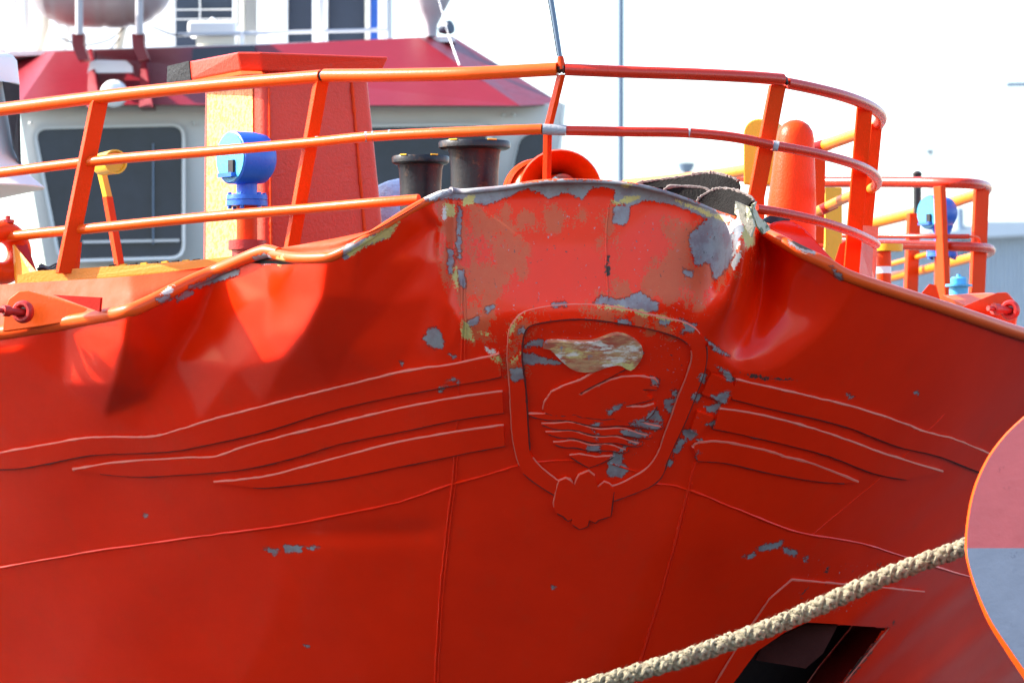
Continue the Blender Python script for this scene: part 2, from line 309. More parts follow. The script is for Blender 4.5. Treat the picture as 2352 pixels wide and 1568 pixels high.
# ------------------------------------------------------------------ wear masks (places on the bow, in picture units projected onto the plating)
def z5(*p): return [(987.6+x*.3241, 392.1+y*.3241) for x, y in p]
def z4(*p): return [(1132.5+x*.2778, 667.9+y*.2778) for x, y in p]
def z7(*p): return [(x/3, 1045.33+y/3) for x, y in p]
def z9(*p): return [(1568+x/3, 1045.33+y/3) for x, y in p]
def z6(*p): return [(1568+x/3, 522.67+y/3) for x, y in p]
def zt5(*p): return [(784+x/3, 522.67+y/3) for x, y in p]
def zl(*p): return [(x*.2778, 435.5+y*.2778) for x, y in p]
WEAR = {
 'grey': [
  z5((1840,450),(1900,400),(1990,330),(2090,370),(2150,420),(2150,600),(2110,680),(2020,775),(1980,650),(1890,670),(1860,600),(1840,500)),
  z5((1310,260),(1410,240),(1415,330),(1370,385),(1300,370)),
  z5((-40,150),(100,120),(600,95),(830,70),(1300,70),(1500,95),(1750,165),(2000,265),(2160,350),(2050,380),(1850,290),(1700,230),(1500,210),(1420,250),(1300,220),(1330,120),(1150,120),(1080,190),(950,150),(840,200),(780,150),(660,130),(560,180),(480,215),(400,240),(230,200),(60,200),(-40,220)),
  z5((1170,940),(1210,890),(1350,920),(1400,900),(1490,860),(1560,910),(1625,940),(1610,995),(1500,1000),(1380,970),(1250,950)),
  z5((862,932),(960,928),(972,958),(868,962)), z5((125,555),(165,565),(165,725),(130,725)), z5((198,240),(222,260),(216,620),(192,620)),
  z5((198,700),(240,710),(250,830),(205,800)), z5((250,1070),(340,1030),(348,1065),(300,1095),(255,1115)), z5((375,962),(455,958),(410,1010)),
  z5((0,1120),(40,1105),(95,1200),(85,1250),(20,1260),(-50,1190)), z5((650,1240),(790,1190),(800,1245),(700,1250)),
  z5((650,1290),(760,1310),(960,1365),(660,1370)), z5((570,1402),(664,1398),(664,1484),(575,1484)), z5((640,1110),(680,1100),(670,1145),(630,1150)),
  z5((90,1500),(150,1475),(215,1490),(210,1510),(130,1510)), z5((90,1520),(110,1530),(80,1568),(60,1560)),
  z5((1340,1330),(1420,1290),(1510,1290),(1480,1350),(1400,1400)), z5((1790,700),(1870,710),(1850,750),(1810,740)), z5((1300,1050),(1420,1060),(1420,1090),(1330,1090)),
  z4((1760,400),(1850,465),(1970,545),(1850,510)), z4((1725,670),(1765,700),(1745,755),(1695,745)), z4((1800,870),(1965,830),(1925,930),(1880,925)),
  z4((1765,960),(1890,925),(1840,1005),(1780,1005)), z4((1575,1150),(1640,1145),(1685,1190),(1630,1225),(1575,1205)), z4((1535,1220),(1595,1240),(1530,1335),(1485,1355)),
  z4((1445,1400),(1495,1388),(1465,1445),(1435,1445)), z4((1640,850),(1720,860),(1700,910),(1640,900)), z4((1130,1100),(1230,1065),(1410,1110),(1340,1145)),
  z4((1055,1160),(1200,1145),(1295,1185),(1200,1215),(1085,1195)), z4((1290,1000),(1350,990),(1410,1085),(1255,1060)), z4((1420,905),(1485,895),(1475,1010),(1425,985)),
  z4((1475,825),(1535,825),(1510,905)), z4((950,985),(1080,925),(1000,1000),(965,1025)), z4((795,1110),(895,1092),(830,1155)), z4((835,1200),(872,1190),(862,1240)),
  z4((775,1280),(880,1268),(888,1332),(785,1322)), z4((1035,1300),(1095,1288),(1080,1335)), z4((1105,1240),(1225,1238),(1180,1268)), z4((1300,710),(1375,730),(1360,790),(1320,760)),
  z4((955,1410),(1000,1335),(1075,1345),(1060,1420),(1135,1480),(1060,1535),(950,1525)), z4((1690,1230),(1720,1235),(1705,1260)), z4((1690,1320),(1715,1330),(1695,1395),(1680,1380)),
  z4((200,300),(265,295),(250,350),(215,340)), z4((1540,230),(1680,280),(1640,340),(1540,350),(1600,300)), z4((1380,230),(1460,240),(1440,290),(1380,280)),
  z4((1840,620),(1950,670),(2000,740),(1960,750)), z4((1765,1100),(1835,1075),(1820,1120)),
  z7((1820,640),(1925,650),(1890,685)), z7((1950,620),(2090,622),(2065,668),(1975,668)), z7((2110,635),(2200,625),(2150,660)),
  z9((410,695),(495,675),(480,708)), z9((505,640),(690,585),(670,635),(525,660)), z9((700,640),(790,660),(775,695),(705,670)), z9((830,710),(865,700),(850,740)),
  zl((1290,900),(1400,870),(1420,900),(1330,945)), zl((1450,890),(1580,830),(1600,860),(1470,925)), zl((1560,800),(1720,740),(1960,650),(1980,700),(1800,760),(1600,820)),
  zl((2080,560),(2200,520),(2260,600),(2180,620)), z6((730,90),(900,130),(910,175),(850,175),(740,120)), z6((1020,270),(1100,330),(1110,365),(1060,350)),
  [(918,830),(927,832),(924,838)], [(1032,812),(1046,818),(1040,824)], [(2100,900),(2110,901),(2106,906)], [(1945,905),(1960,910),(1952,914)], [(1268,1345),(1276,1349),(1270,1351)], [(330,1180),(338,1182),(333,1187)], [(700,1480),(712,1483),(704,1487)],
  zt5((0,140),(330,10),(340,60),(150,130),(20,215)),
 ],
 'tan': [
  z5((270,250),(480,220),(720,290),(900,290),(1050,330),(900,380),(700,380),(630,430),(650,620),(620,760),(540,830),(440,900),(430,1190),(290,1190),(250,960),(250,600)),
  z5((1220,370),(1310,250),(1320,600),(1400,890),(1230,900),(1270,720)), z5((1640,370),(1850,350),(1880,620),(2000,640),(2030,800),(1900,930),(1640,930),(1500,870),(1560,700),(1700,640),(1730,520)),
  z4((760,115),(1000,130),(1400,210),(1600,255),(1640,300),(1500,340),(1300,300),(1100,262),(800,230)), z4((110,480),(150,300),(330,150),(360,200),(260,310),(240,480),(240,660),(130,660)),
  z5((80,200),(250,220),(260,1000),(180,1000),(120,600)), z5((2000,640),(2190,520),(2240,560),(2140,740),(2030,820)),
 ],
 'yellow': [
  z5((220,1085),(262,1080),(310,1200),(235,1180)), z5((105,235),(185,225),(180,320),(110,320)), z5((230,200),(330,170),(300,230),(220,260)), z5((420,1310),(497,1300),(505,1365),(450,1345)),
  z5((1300,215),(1480,180),(1480,200),(1310,250)), z5((1360,100),(1440,95),(1400,120)), z5((1740,200),(2100,340),(2120,375),(1780,240)), z5((170,690),(190,680),(200,850),(165,830)),
  z4((120,470),(135,330),(185,230),(260,170),(280,190),(190,270),(150,360),(140,480)), z4((830,115),(1100,135),(1400,205),(1600,260),(1590,290),(1400,240),(1100,165),(850,135)), z4((1460,310),(1510,320),(1490,345)),
  z5((520,1170),(560,1120),(570,1160)), z5((340,1140),(440,1150),(400,1170)), z4((140,560),(235,500),(235,560),(150,600)),
  zt5((20,180),(330,0),(400,-40),(330,60),(180,110),(60,200)), zl((2270,570),(2352,540),(2352,600),(2290,620)), z5((2200,400),(2290,360),(2300,520),(2250,560)),
 ],
 'pale': [z5((2130,360),(2200,330),(2230,420),(2190,480),(2200,520),(2150,600),(2140,450)), z5((-60,180),(120,120),(130,150),(0,210)), z5((380,1240),(490,1285),(420,1300)), zl((1290,880),(1400,800),(1460,790),(1420,850)),
          z5((2130,650),(2200,560),(2210,620),(2150,700)), z5((90,260),(115,250),(120,350),(100,350))],
 'fleck': [[(1040,440),(1300,425),(1690,500),(1725,560),(1700,690),(1610,760),(1616,850),(1500,1080),(1380,1080),(1500,860),(1180,860),(1050,800)], [(1600,830),(1690,830),(1690,930),(1600,1060),(1530,1080)], [(1850,1260),(2060,1290),(2050,1430),(1800,1420)], [(300,740),(560,590),(620,590),(380,700)]],
 'bare': [z6((395,1000),(480,1010),(600,1035),(790,1050),(600,1050),(480,1030)), z4((1975,670),(1995,700),(1990,760)), z6((740,85),(820,90),(900,140),(880,160),(770,125)), z5((1245,590),(1275,600),(1270,750),(1245,750)), z9((960,800),(1010,765),(990,800)), z9((800,990),(880,890),(850,960)),
          z9((1340,760),(1365,730),(1355,770)), z9((1100,1568),(1200,1400),(1340,1270),(1320,1320),(1160,1540)), z5((1380,1230),(1390,1190),(1400,1240)), z9((1400,1180),(1470,1130),(1440,1170))],
}
def add_wear(me, extra=None):
    n = len(me.vertices); co = np.empty(n*3); me.vertices.foreach_get('co', co); x, y = proj(co.reshape(-1, 3))
    for key, polys in WEAR.items():
        a = np.zeros(n)
        for P in polys+([] if not extra else extra.get(key, [])):
            P = np.array(P); lo = P.min(0)-36; hi = P.max(0)+36
            s = np.nonzero((x > lo[0]) & (x < hi[0]) & (y > lo[1]) & (y < hi[1]))[0]
            if len(s): a[s] = np.maximum(a[s], np.clip(.5+sdf_poly(P, x[s], y[s])/(70 if key in ('tan', 'fleck') else 22), 0, .72 if key == 'tan' else .9))
        at = me.attributes.new(key, 'FLOAT', 'POINT'); at.data.foreach_set('value', a.astype(np.float32))

# ------------------------------------------------------------------ setting
mesh('water', [(-900, -400, 0), (900, -400, 0), (900, 2500, 0), (-900, 2500, 0)], [(0, 1, 2, 3)], M['water'], kind='structure')
q = MB(); q.bar((0, -210, .9), (0, -22, .9), (300, 0, 0), (0, 0, 1.05)); q.go('quay', M['concrete'], kind='structure')
q = MB(); q.bar((0, 85, .7), (0, 700, .7), (800, 0, 0), (0, 0, 1.0)); q.go('far_quay', M['concrete'], kind='structure')

# ------------------------------------------------------------------ the hull surface
TOP = [(-1200, 930), (-600, 850), (-200, 797), (0, 772), (100, 757), (200, 740), (290, 722), (340, 702), (390, 677), (450, 648), (520, 618), (560, 603), (590, 605), (620, 606), (650, 608), (690, 606), (740, 600), (770, 590),
       (830, 558), (900, 510), (960, 474), (1010, 450), (1045, 436), (1100, 437), (1160, 432), (1230, 420), (1300, 416), (1400, 419), (1460, 426), (1520, 440), (1590, 464), (1650, 489), (1690, 503), (1712, 490), (1730, 505), (1742, 522),
       (1780, 548), (1840, 583), (1900, 612), (1950, 640), (2050, 675), (2150, 708), (2250, 742), (2352, 775), (2600, 850), (3200, 1010)]
def top(dx): return np.interp(dx, *np.array(TOP, float).T)
def base(dx, dy):
    t = np.clip((dy-450)*.0025, -.3, 6); v = t/2.8
    cx = 1372-70*v
    s = (dx-cx)*.0025; sl_ = np.maximum(-s, 0); sr = np.maximum(s, 0)
    YL = np.where(sl_ < 4, .095*sl_**2, .095*16+.76*(sl_-4))*(1+.12*v)
    kv = .27*(1+.25*v+1.15*np.minimum(v, 1.3)**2)
    YR = np.where(sr < 3, kv*sr**2, kv*9+kv*6*(sr-3))
    Y = .92*t-(.03+.12*smooth(sr, .6, 2.2))*np.minimum(t, 3.2)**2+YL+YR
    # knuckle: port flank turning away below a slanting line
    qd = ((dx-2352)*718+(dy-860)*902)/1153*.0025
    soft = .22
    k = soft*np.log1p(np.exp(np.clip(qd/soft, -30, 30)))
    Y = Y+.45*k+.05*np.sin(qd*9+.6)*smooth(qd, -.1, .5)+.022*np.sin(qd*23)*smooth(qd, 0, .6)+.007*np.sin(qd*47+1)*smooth(qd, .1, .6)
    return Y
def line(pts, n=26):
    """densify (x,y,off) polyline"""
    out = []
    for a, b in zip(pts[:-1], pts[1:]):
        L = max(1, int(math.hypot(a[0]-b[0], a[1]-b[1])/n))
        out += [tuple(a[i]+(b[i]-a[i])*k/L for i in range(3)) for k in range(L)]
    return out+[pts[-1]]
# buckled zone: creases as polylines (x, y, push-in in metres); flat facets are stretched between them
CREASE = [
 [(-150, 800, 0), (30, 806, 0), (150, 882, 0), (240, 955, 0), (330, 988, 0), (460, 962, 0), (600, 930, 0), (760, 897, 0), (900, 868, 0), (1055, 834, 0), (1165, 768, 0), (1230, 742, 0), (1400, 740, 0), (1560, 768, 0), (1650, 800, 0), (1690, 850, 0), (1760, 852, 0), (1830, 816, 0), (1900, 755, 0), (1945, 695, 0), (1990, 655, 0)],
 [(-150, 760, 0), (0, 760, .10), (150, 736, .10), (300, 706, -.12), (400, 662, .16), (500, 614, .54), (605, 576, .42), (680, 590, .12), (755, 582, .0), (830, 544, .02), (900, 496, .22), (960, 460, .46), (1030, 428, .68), (1045, 420, .74), (1200, 408, .74), (1400, 402, .74), (1550, 434, .69), (1630, 468, .60), (1690, 490, .46), (1722, 505, .34)],
 [(300, 706, -.12), (288, 790, -.20), (264, 880, -.17), (240, 955, 0)],
 [(500, 614, .54), (455, 730, .36), (395, 830, .20), (345, 910, .07), (330, 988, 0)],
 [(605, 576, .42), (622, 680, .19), (610, 770, .06), (540, 850, .015), (460, 962, 0)],
 [(755, 582, .0), (742, 680, -.13), (700, 760, -.14), (655, 820, -.08), (600, 930, 0)],
 [(900, 496, .22), (885, 600, .16), (895, 700, .10), (950, 790, .05), (1000, 846, 0)],
 [(830, 544, .02), (812, 680, -.05), (800, 800, -.03)],
 [(1030, 428, .68), (1018, 520, .42), (1018, 600, .23), (1028, 700, .07), (1040, 790, 0)],
 [(1045, 420, .74), (1046, 520, .52), (1047, 620, .28), (1055, 740, .02), (1055, 834, 0)],
 [(985, 520, .46), (975, 600, .28), (985, 680, .12), (1005, 760, .02)],
 [(1200, 408, .74), (1205, 560, .405), (1210, 720, .03)], [(1400, 402, .74), (1400, 560, .395), (1400, 715, .03)], [(1550, 434, .69), (1555, 560, .385), (1550, 700, .05)],
 [(1630, 468, .60), (1650, 560, .40), (1640, 640, .22), (1600, 720, .04)],
 [(1722, 505, .34), (1727, 575, .20), (1714, 640, .10), (1688, 705, .03), (1650, 760, 0)],
 [(1742, 508, .66), (1741, 580, .58), (1729, 660, .44), (1708, 745, .22), (1690, 822, .04), (1690, 850, 0)],
 [(1742, 508, .66), (1785, 540, .42), (1860, 580, .17), (1960, 636, 0), (1990, 655, 0)],
 [(1800, 600, .36), (1790, 690, .26), (1750, 780, .11), (1710, 836, .02)],
 [(1860, 580, .17), (1870, 660, .11), (1840, 740, .07), (1780, 820, .02)],
]
cv, ce, cz, idx = [], [], [], {}
for pl in CREASE:
    prev = None
    for p in pl:
        k = (round(p[0]), round(p[1]))
        if k not in idx: idx[k] = len(cv); cv.append(Vector(p[:2])); cz.append(p[2])
        if prev is not None and prev != idx[k]: ce.append((prev, idx[k]))
        prev = idx[k]
tv, te, tf, tvo, *_ = delaunay_2d_cdt(cv, ce, [], 0, .001)
cva = np.array([tuple(v) for v in cv]); cza = np.array(cz)
def z_at(p):
    d = np.hypot(cva[:, 0]-p[0], cva[:, 1]-p[1]); k = int(np.argmin(d))
    if d[k] < .5: return cza[k]
    o2 = np.argsort(d)[:2]; return float((cza[o2]/np.maximum(d[o2], 1)).sum()/(1/np.maximum(d[o2], 1)).sum())
tz = np.array([z_at(p) for p in tv]); tv = np.array([tuple(p) for p in tv])
GX = np.arange(-160, 2160, 4.0); GY = np.arange(396, 1020, 4.0)
gx, gy = np.meshgrid(GX, GY); acc = np.zeros_like(gx)
for t in tf:
    p, q_, r_ = tv[t[0]], tv[t[1]], tv[t[2]]; det = (q_[1]-r_[1])*(p[0]-r_[0])+(r_[0]-q_[0])*(p[1]-r_[1])
    if abs(det) < 1e-6: continue
    i0, i1 = np.searchsorted(GX, [min(p[0], q_[0], r_[0])-1, max(p[0], q_[0], r_[0])+1]); j0, j1 = np.searchsorted(GY, [min(p[1], q_[1], r_[1])-1, max(p[1], q_[1], r_[1])+1])
    X_, Y_ = gx[j0:j1, i0:i1], gy[j0:j1, i0:i1]
    a_ = ((q_[1]-r_[1])*(X_-r_[0])+(r_[0]-q_[0])*(Y_-r_[1]))/det; b_ = ((r_[1]-p[1])*(X_-r_[0])+(p[0]-r_[0])*(Y_-r_[1]))/det; c_ = 1-a_-b_
    m_ = (a_ >= -1e-6) & (b_ >= -1e-6) & (c_ >= -1e-6)
    acc[j0:j1, i0:i1] = np.where(m_, a_*tz[t[0]]+b_*tz[t[1]]+c_*tz[t[2]], acc[j0:j1, i0:i1])
CP = [(x_, y_, 0) for x_, y_ in ((1560, 768), (1600, 780), (1640, 800), (1690, 852), (1725, 858), (1760, 852), (1795, 838), (1830, 814), (1865, 784), (1900, 750), (1925, 718), (1945, 690), (1970, 662), (1990, 655))]
for pl in ([(1550, 434, .69), (1555, 500, .54), (1555, 560, .385), (1552, 630, .21), (1550, 700, .05)], [(1620, 462, .60), (1640, 520, .50), (1645, 580, .36), (1635, 640, .22), (1610, 710, .05)],
           [(1690, 490, .46), (1716, 505, .36), (1726, 540, .27), (1726, 580, .19), (1714, 640, .10), (1690, 700, .03), (1655, 755, 0)],
           [(1741, 508, .92), (1742, 545, .88), (1740, 590, .80), (1731, 660, .61), (1720, 710, .45), (1706, 760, .28), (1695, 800, .13), (1690, 828, .04)],
           [(1785, 540, .50), (1830, 564, .34), (1880, 592, .19), (1940, 624, .05)], [(1800, 620, .46), (1790, 700, .36), (1755, 780, .17), (1722, 825, .04)], [(1860, 640, .26), (1850, 720, .18), (1800, 795, .07)]):
    for a, b in zip(pl[:-1], pl[1:]):
        L_ = max(1, int(math.hypot(a[0]-b[0], a[1]-b[1])/13)); CP += [tuple(a[i]+(b[i]-a[i])*k/L_ for i in range(3)) for k in range(L_)]
    CP.append(pl[-1])
CP = np.array(CP); n_ = len(CP); A_ = np.zeros((n_+3, n_+3)); A_[:n_, :n_] = np.hypot(CP[:, None, 0]-CP[None, :, 0], CP[:, None, 1]-CP[None, :, 1])/100-1e-3*np.eye(n_)
A_[:n_, n_] = 1; A_[:n_, n_+1:] = CP[:, :2]/1000; A_[n_:, :n_] = A_[:n_, n_:].T
cf = np.linalg.solve(A_, np.concatenate([CP[:, 2], np.zeros(3)])); rb = cf[n_]+cf[n_+1]*gx/1000+cf[n_+2]*gy/1000
for i in range(n_): rb += cf[i]*np.hypot(gx-CP[i, 0], gy-CP[i, 1])/100
wr = smooth(gx, 1560, 1630); acc = acc*(1-wr)+rb*wr; acc = np.where(gx > 1992, 0, acc)
LOW = CREASE[0]; lowy = np.interp(gx, [p[0] for p in LOW], [p[1] for p in LOW]); acc = np.where(gy > lowy, 0, acc)
def gblur(a, s):
    k = np.exp(-.5*(np.arange(-int(3*s)-1, int(3*s)+2)/s)**2); k /= k.sum(); h = len(k)//2
    a = np.apply_along_axis(lambda r: np.convolve(np.pad(r, h, mode='edge'), k, 'valid'), 1, a)
    return np.apply_along_axis(lambda r: np.convolve(np.pad(r, h, mode='edge'), k, 'valid'), 0, a)
b1, b2 = gblur(acc, 1.0), .75*gblur(acc, 1.8)+.25*gblur(acc, 5.0)
fold = smooth(-np.hypot((gx-1715)/60, (gy-640)/230), -1.2, -.7)+smooth(-np.abs(gx-1035)/30, -1.6, -.8)*(gy < 800)
fold = np.clip(fold, 0, 1); DENT = b1*fold+b2*(1-fold)
def dent(dx, dy):
    u = np.clip((dx-GX[0])/4, 0, len(GX)-1.001); v = np.clip((dy-GY[0])/4, 0, len(GY)-1.001)
    i = u.astype(int); j = v.astype(int); a = u-i; b = v-j
    r = DENT[j, i]*(1-a)*(1-b)+DENT[j, i+1]*a*(1-b)+DENT[j+1, i]*(1-a)*b+DENT[j+1, i+1]*a*b
    return np.where((dx < GX[0]) | (dx > GX[-1]) | (dy > GY[-1]), 0, r)
def ripple(dx, dy):
    r = .011*np.sin(dx/173+dy/260+1)+.008*np.sin(dx/97-dy/141)+.004*np.sin(dx/61+dy/83+2)
    r += .022*np.exp(-(((dy-1225-(dx-820)*-.02)/26)**2))*smooth(dx, 560, 760)*smooth(-dx, -1040, -960)     # shallow horizontal buckle
    r += -.03*np.exp(-((dx-1640)/170)**2-((dy-1250)/120)**2)
    return r*smooth(dy, 700, 900)
def depth(dx, dy):
    dx = np.asarray(dx, float); dy = np.asarray(dy, float)
    return base(dx, dy)+dent(dx, dy)+ripple(dx, dy)
def S(dx, dy, off=0.0):
    """points on the plating, lifted by off metres along its outward normal"""
    dx = np.atleast_1d(np.asarray(dx, float)); dy = np.atleast_1d(np.asarray(dy, float))
    def P(a, b):
        Y = depth(a, b); d = Y-CAMY
        return np.stack([(a-CX)*d/FPX, Y, ZC+(HZ-b)*d/FPX], -1)
    p = P(dx, dy)
    if np.any(off):
        n = np.cross(P(dx+5, dy)-P(dx-5, dy), P(dx, dy-5)-P(dx, dy+5)); n /= np.linalg.norm(n, axis=-1, keepdims=True)
        n = np.where(n[:, 1:2] > 0, -n, n); p = p+n*np.reshape(off, (-1, 1))
    return p

SHIP_LOC = W(1372, 1900, 2.6)
ship = empty('ship', SHIP_LOC, 'orange-red ship with crumpled dented bow, swan crest and bent bow railing', 'ship')
HOLE = [(1850, 1424), (2041, 1437), (1998, 1490), (1935, 1568), (1868, 1660), (1600, 1660), (1678, 1568), (1735, 1490), (1800, 1446)]
cols = np.concatenate([np.arange(-1200, -100, 50), np.arange(-100, 2452, 4), np.arange(2460, 3201, 40)]).astype(float)
rv = np.concatenate([np.linspace(0, 1, 200, endpoint=False)])
tp = top(cols); T2 = 1256.
rows = [tp+(np.maximum(T2, tp+60)-tp)*r for r in rv]
b0 = np.maximum(T2, tp+60)
rows += [b0+(1704-b0)*k/75 for k in range(75)]+[np.full(len(cols), 1704.)+k*40 for k in range(0, 24)]
gxx = np.tile(cols, (len(rows), 1)); gyy = np.array(rows)
HV = S(gxx.ravel(), gyy.ravel()); nc = len(cols); F = []
incl = sdf_poly(HOLE, gxx.ravel(), gyy.ravel()) < 0
keep = incl.reshape(gxx.shape)
for j in range(len(rows)-1):
    for i in range(nc-1):
        if keep[j, i] or keep[j, i+1] or keep[j+1, i] or keep[j+1, i+1]:
            a = j*nc+i; F.append((a, a+nc, a+nc+1, a+1))
hull = mesh('hull_plating', HV, F, M['hull'], ship, True, wear=True, label='orange-red bow plating, pushed in and creased at the top')

def plate(name, outline, thick, mat, parent, holes=(), grid=9, sm_curve=0, label=None, wear=True, extra=None, bead=None):
    """steel plate welded onto the plating: outline in picture units, laid on the hull surface"""
    def dens(P):
        out = []
        for i in range(len(P)):
            a = P[i]; b = P[(i+1) % len(P)]; k = max(1, int(math.hypot(a[0]-b[0], a[1]-b[1])/grid))
            out += [(a[0]+(b[0]-a[0])*t/k, a[1]+(b[1]-a[1])*t/k) for t in range(k)]
        return out
    loops = [dens(outline)]+[dens(h) for h in holes]
    pts = []; edges = []
    for lp in loops:
        n = len(pts); pts += lp; edges += [(n+i, n+(i+1) % len(lp)) for i in range(len(lp))]
    nb = len(pts); A = np.array(outline); xs = np.arange(A[:, 0].min(), A[:, 0].max(), grid); ys = np.arange(A[:, 1].min(), A[:, 1].max(), grid)
    X, Y = np.meshgrid(xs, ys); X = X.ravel(); Y = Y.ravel()+(np.arange(len(X)) % 2)*1.0
    s = sdf_poly(outline, X, Y) > grid*.45
    for h in holes: s &= sdf_poly(h, X, Y) < -grid*.45
    pts += list(zip(X[s], Y[s]))
    v, e, f, *_ = delaunay_2d_cdt([Vector(p) for p in pts], edges, [], 0, .01)
    v = np.array([tuple(p) for p in v]); cen = np.array([v[list(t)].mean(0) for t in f])
    ok = sdf_poly(outline, cen[:, 0], cen[:, 1]) > 0
    for h in holes: ok &= sdf_poly(h, cen[:, 0], cen[:, 1]) < 0
    f = [t for t, k in zip(f, ok) if k]; n = len(v)
    topv = S(v[:, 0], v[:, 1], thick); botv = S(v[:, 0], v[:, 1], -.004)
    cnt = {}
    for t in f:
        for a, b in zip(t, t[1:]+t[:1] if isinstance(t, list) else tuple(t[1:])+tuple(t[:1])): cnt[(a, b)] = cnt.get((a, b), 0)+1
    FF = [tuple(t) for t in f]
    for (a, b) in cnt:
        if (b, a) not in cnt: FF.append((b, a, a+n, b+n))
    o = mesh(name, np.concatenate([topv, botv]), FF, mat, parent, True, label=label)
    if wear: add_wear(o.data, extra)
    md = o.modifiers.new('es', 'EDGE_SPLIT'); md.split_angle = math.radians(35)
    if bead:
        for lp, sg in [(loops[0], 1)]+[(l_, -1) for l_ in loops[1:]]:
            P = np.array(lp); ar_ = np.sum(P[:, 0]*np.roll(P[:, 1], -1)-np.roll(P[:, 0], -1)*P[:, 1]); sg_ = sg if ar_ > 0 else -sg
            tg = np.roll(P, -1, 0)-np.roll(P, 1, 0); nx_, ny_ = tg[:, 1]*sg_, -tg[:, 0]*sg_; ln = np.hypot(nx_, ny_)+1e-9
            up_ = (-ny_*.9-nx_*.45)/ln > (-.15 if name == 'swan_body' else .1); m_ = len(P); st_ = int(np.argmin(up_)); run = []
            for k in range(m_+1):
                i = (st_+k) % m_
                if up_[i] and k < m_: run.append(i)
                else:
                    if len(run) > 3:
                        q_ = P[run]; pp = S(q_[:, 0]+rng.normal(0, .3, len(q_)), q_[:, 1]+rng.normal(0, .3, len(q_)), thick*.55)
                        b = MB(); b.tube(pp, [bead*(1+.3*abs(z)) for z in rng.standard_normal(len(pp))], 6); b.go('weld_bead', M['chalk_skylit'], o if parent is ship else parent, True)  # pale bead on up-facing edges only: painted sky light
                    run = []
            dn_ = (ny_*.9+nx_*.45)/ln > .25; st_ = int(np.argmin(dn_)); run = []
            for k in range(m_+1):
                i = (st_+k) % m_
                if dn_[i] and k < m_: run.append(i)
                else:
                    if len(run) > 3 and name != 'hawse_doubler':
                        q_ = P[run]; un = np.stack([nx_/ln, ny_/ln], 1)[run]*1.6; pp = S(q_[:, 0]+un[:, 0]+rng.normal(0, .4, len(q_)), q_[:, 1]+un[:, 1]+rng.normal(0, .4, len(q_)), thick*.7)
                        b = MB(); b.tube(pp, [.0040*(1+.5*abs(z)) for z in rng.standard_normal(len(pp))], 5); b.go('shade_line', M['edgeshade'], o if parent is ship else parent, True)  # dark tube paints the shade along the plate's lower edges
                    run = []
    return o
def sm2(P, n=4, closed=True):
    P = [(p[0], p[1], 0) for p in P]
    if closed:
        c = crom([P[-1]]+P+[P[0], P[1]], n); c = c[n:-n-1]
    else: c = crom(P, n)
    return [(p.x, p.y) for p in c]
def bead(name, P, r, parent, off=None, mat=None):
    """weld bead following the plating"""
    c = sm2(P, 6, False); c = np.array(c); r_ = r*(1+.25*rng.standard_normal(len(c)).clip(-1, 1))
    p = S(c[:, 0]+rng.normal(0, .5, len(c)), c[:, 1]+rng.normal(0, .5, len(c)), (r*.2 if off is None else off))
    b = MB(); b.tube(p, list(r_), 8); return b.go(name, mat or M['hull'], parent, True, wear=True)

# crest: frame, swan, waves, crown
OUT_ = z4((122,480),(140,320),(180,240),(260,175),(400,140),(540,122),(760,115),(1000,135),(1200,170),(1400,215),(1560,250),(1660,300),(1720,370),(1750,450),(1755,540),(1740,640),(1700,760),(1640,920),(1560,1110),(1490,1260),(1430,1400))+[(1520,1085),(1503,1104),(1477,1119),(1405,1146),(1340,1160),(1276,1133),(1214,1092),(1194,1065)]+z4((165,1200),(150,980),(140,760),(125,600))
INN_ = z4((235,480),(245,380),(270,310),(330,265),(500,235),(700,220),(900,232),(1100,262),(1300,300),(1480,350),(1580,400),(1630,460),(1640,540),(1620,620),(1570,760),(1520,880),(1480,1000),(1420,1160),(1380,1280),(1330,1380),(1250,1470))+[(1438,1100),(1405,1113),(1340,1122),(1290,1104),(1271,1093)]+z4((400,1450),(330,1370),(300,1300),(285,1100),(265,800),(240,600))
crest = plate('crest_frame', sm2(OUT_, 3), .020, M['hull'], ship, [sm2(INN_, 3)], bead=.006, label='raised shield-shaped crest frame with scraped top edge')
SW = zt5((1790,955),(1650,1040),(1540,1075),(1450,1120),(1402,1190),(1390,1240),(1410,1262),(1450,1272),(1540,1280),(1600,1270),(1660,1290),(1800,1305),(1870,1298),(1980,1330),(2080,1320),(2130,1275),(2165,1225),(2150,1203),(2080,1222),(1960,1222),(1955,1212),(2090,1180),(2140,1166),(2095,1140),(2112,1122),(2065,1098),(2120,1096),(2165,1102),(2172,1080),(2110,1064),(2182,1066),(2150,1030),(2050,1012),(1930,1018),(1850,1040),(1760,1080),(1652,1142),(1632,1132),(1700,1090),(1840,1020),(1975,945),(1930,900))
plate('swan_body', SW, .022, M['hull'], crest, grid=5, bead=.007)
HEAD = sm2(zt5((1392,812),(1410,775),(1480,768),(1650,775),(1750,765),(1830,735),(1900,718),(1980,738),(2050,788),(2074,830),(2064,880),(2035,925),(1990,965),(1940,940),(1900,928),(1820,945),(1740,975),(1620,970),(1540,920),(1480,860),(1440,820)), 2)
head_extra = {'yellow': [zt5((1390,800),(1410,775),(1650,780),(1830,740),(1900,720),(1980,745),(1900,760),(1800,800),(1650,810),(1440,820)), zt5((1500,870),(1600,880),(1740,960),(1700,975),(1600,960)), zt5((1600,800),(1780,790),(1750,850),(1620,860))], 'pale': [zt5((1800,830),(1960,760),(2040,800),(1940,850),(1860,890)), zt5((1420,790),(1500,790),(1500,800))], 'grey': [zt5((1480,855),(1560,835),(1600,860),(1540,875)), zt5((1940,900),(2060,870),(2010,960),(1930,930))], 'bare': [zt5((1935,760),(1945,760),(1945,820),(1935,810))]}
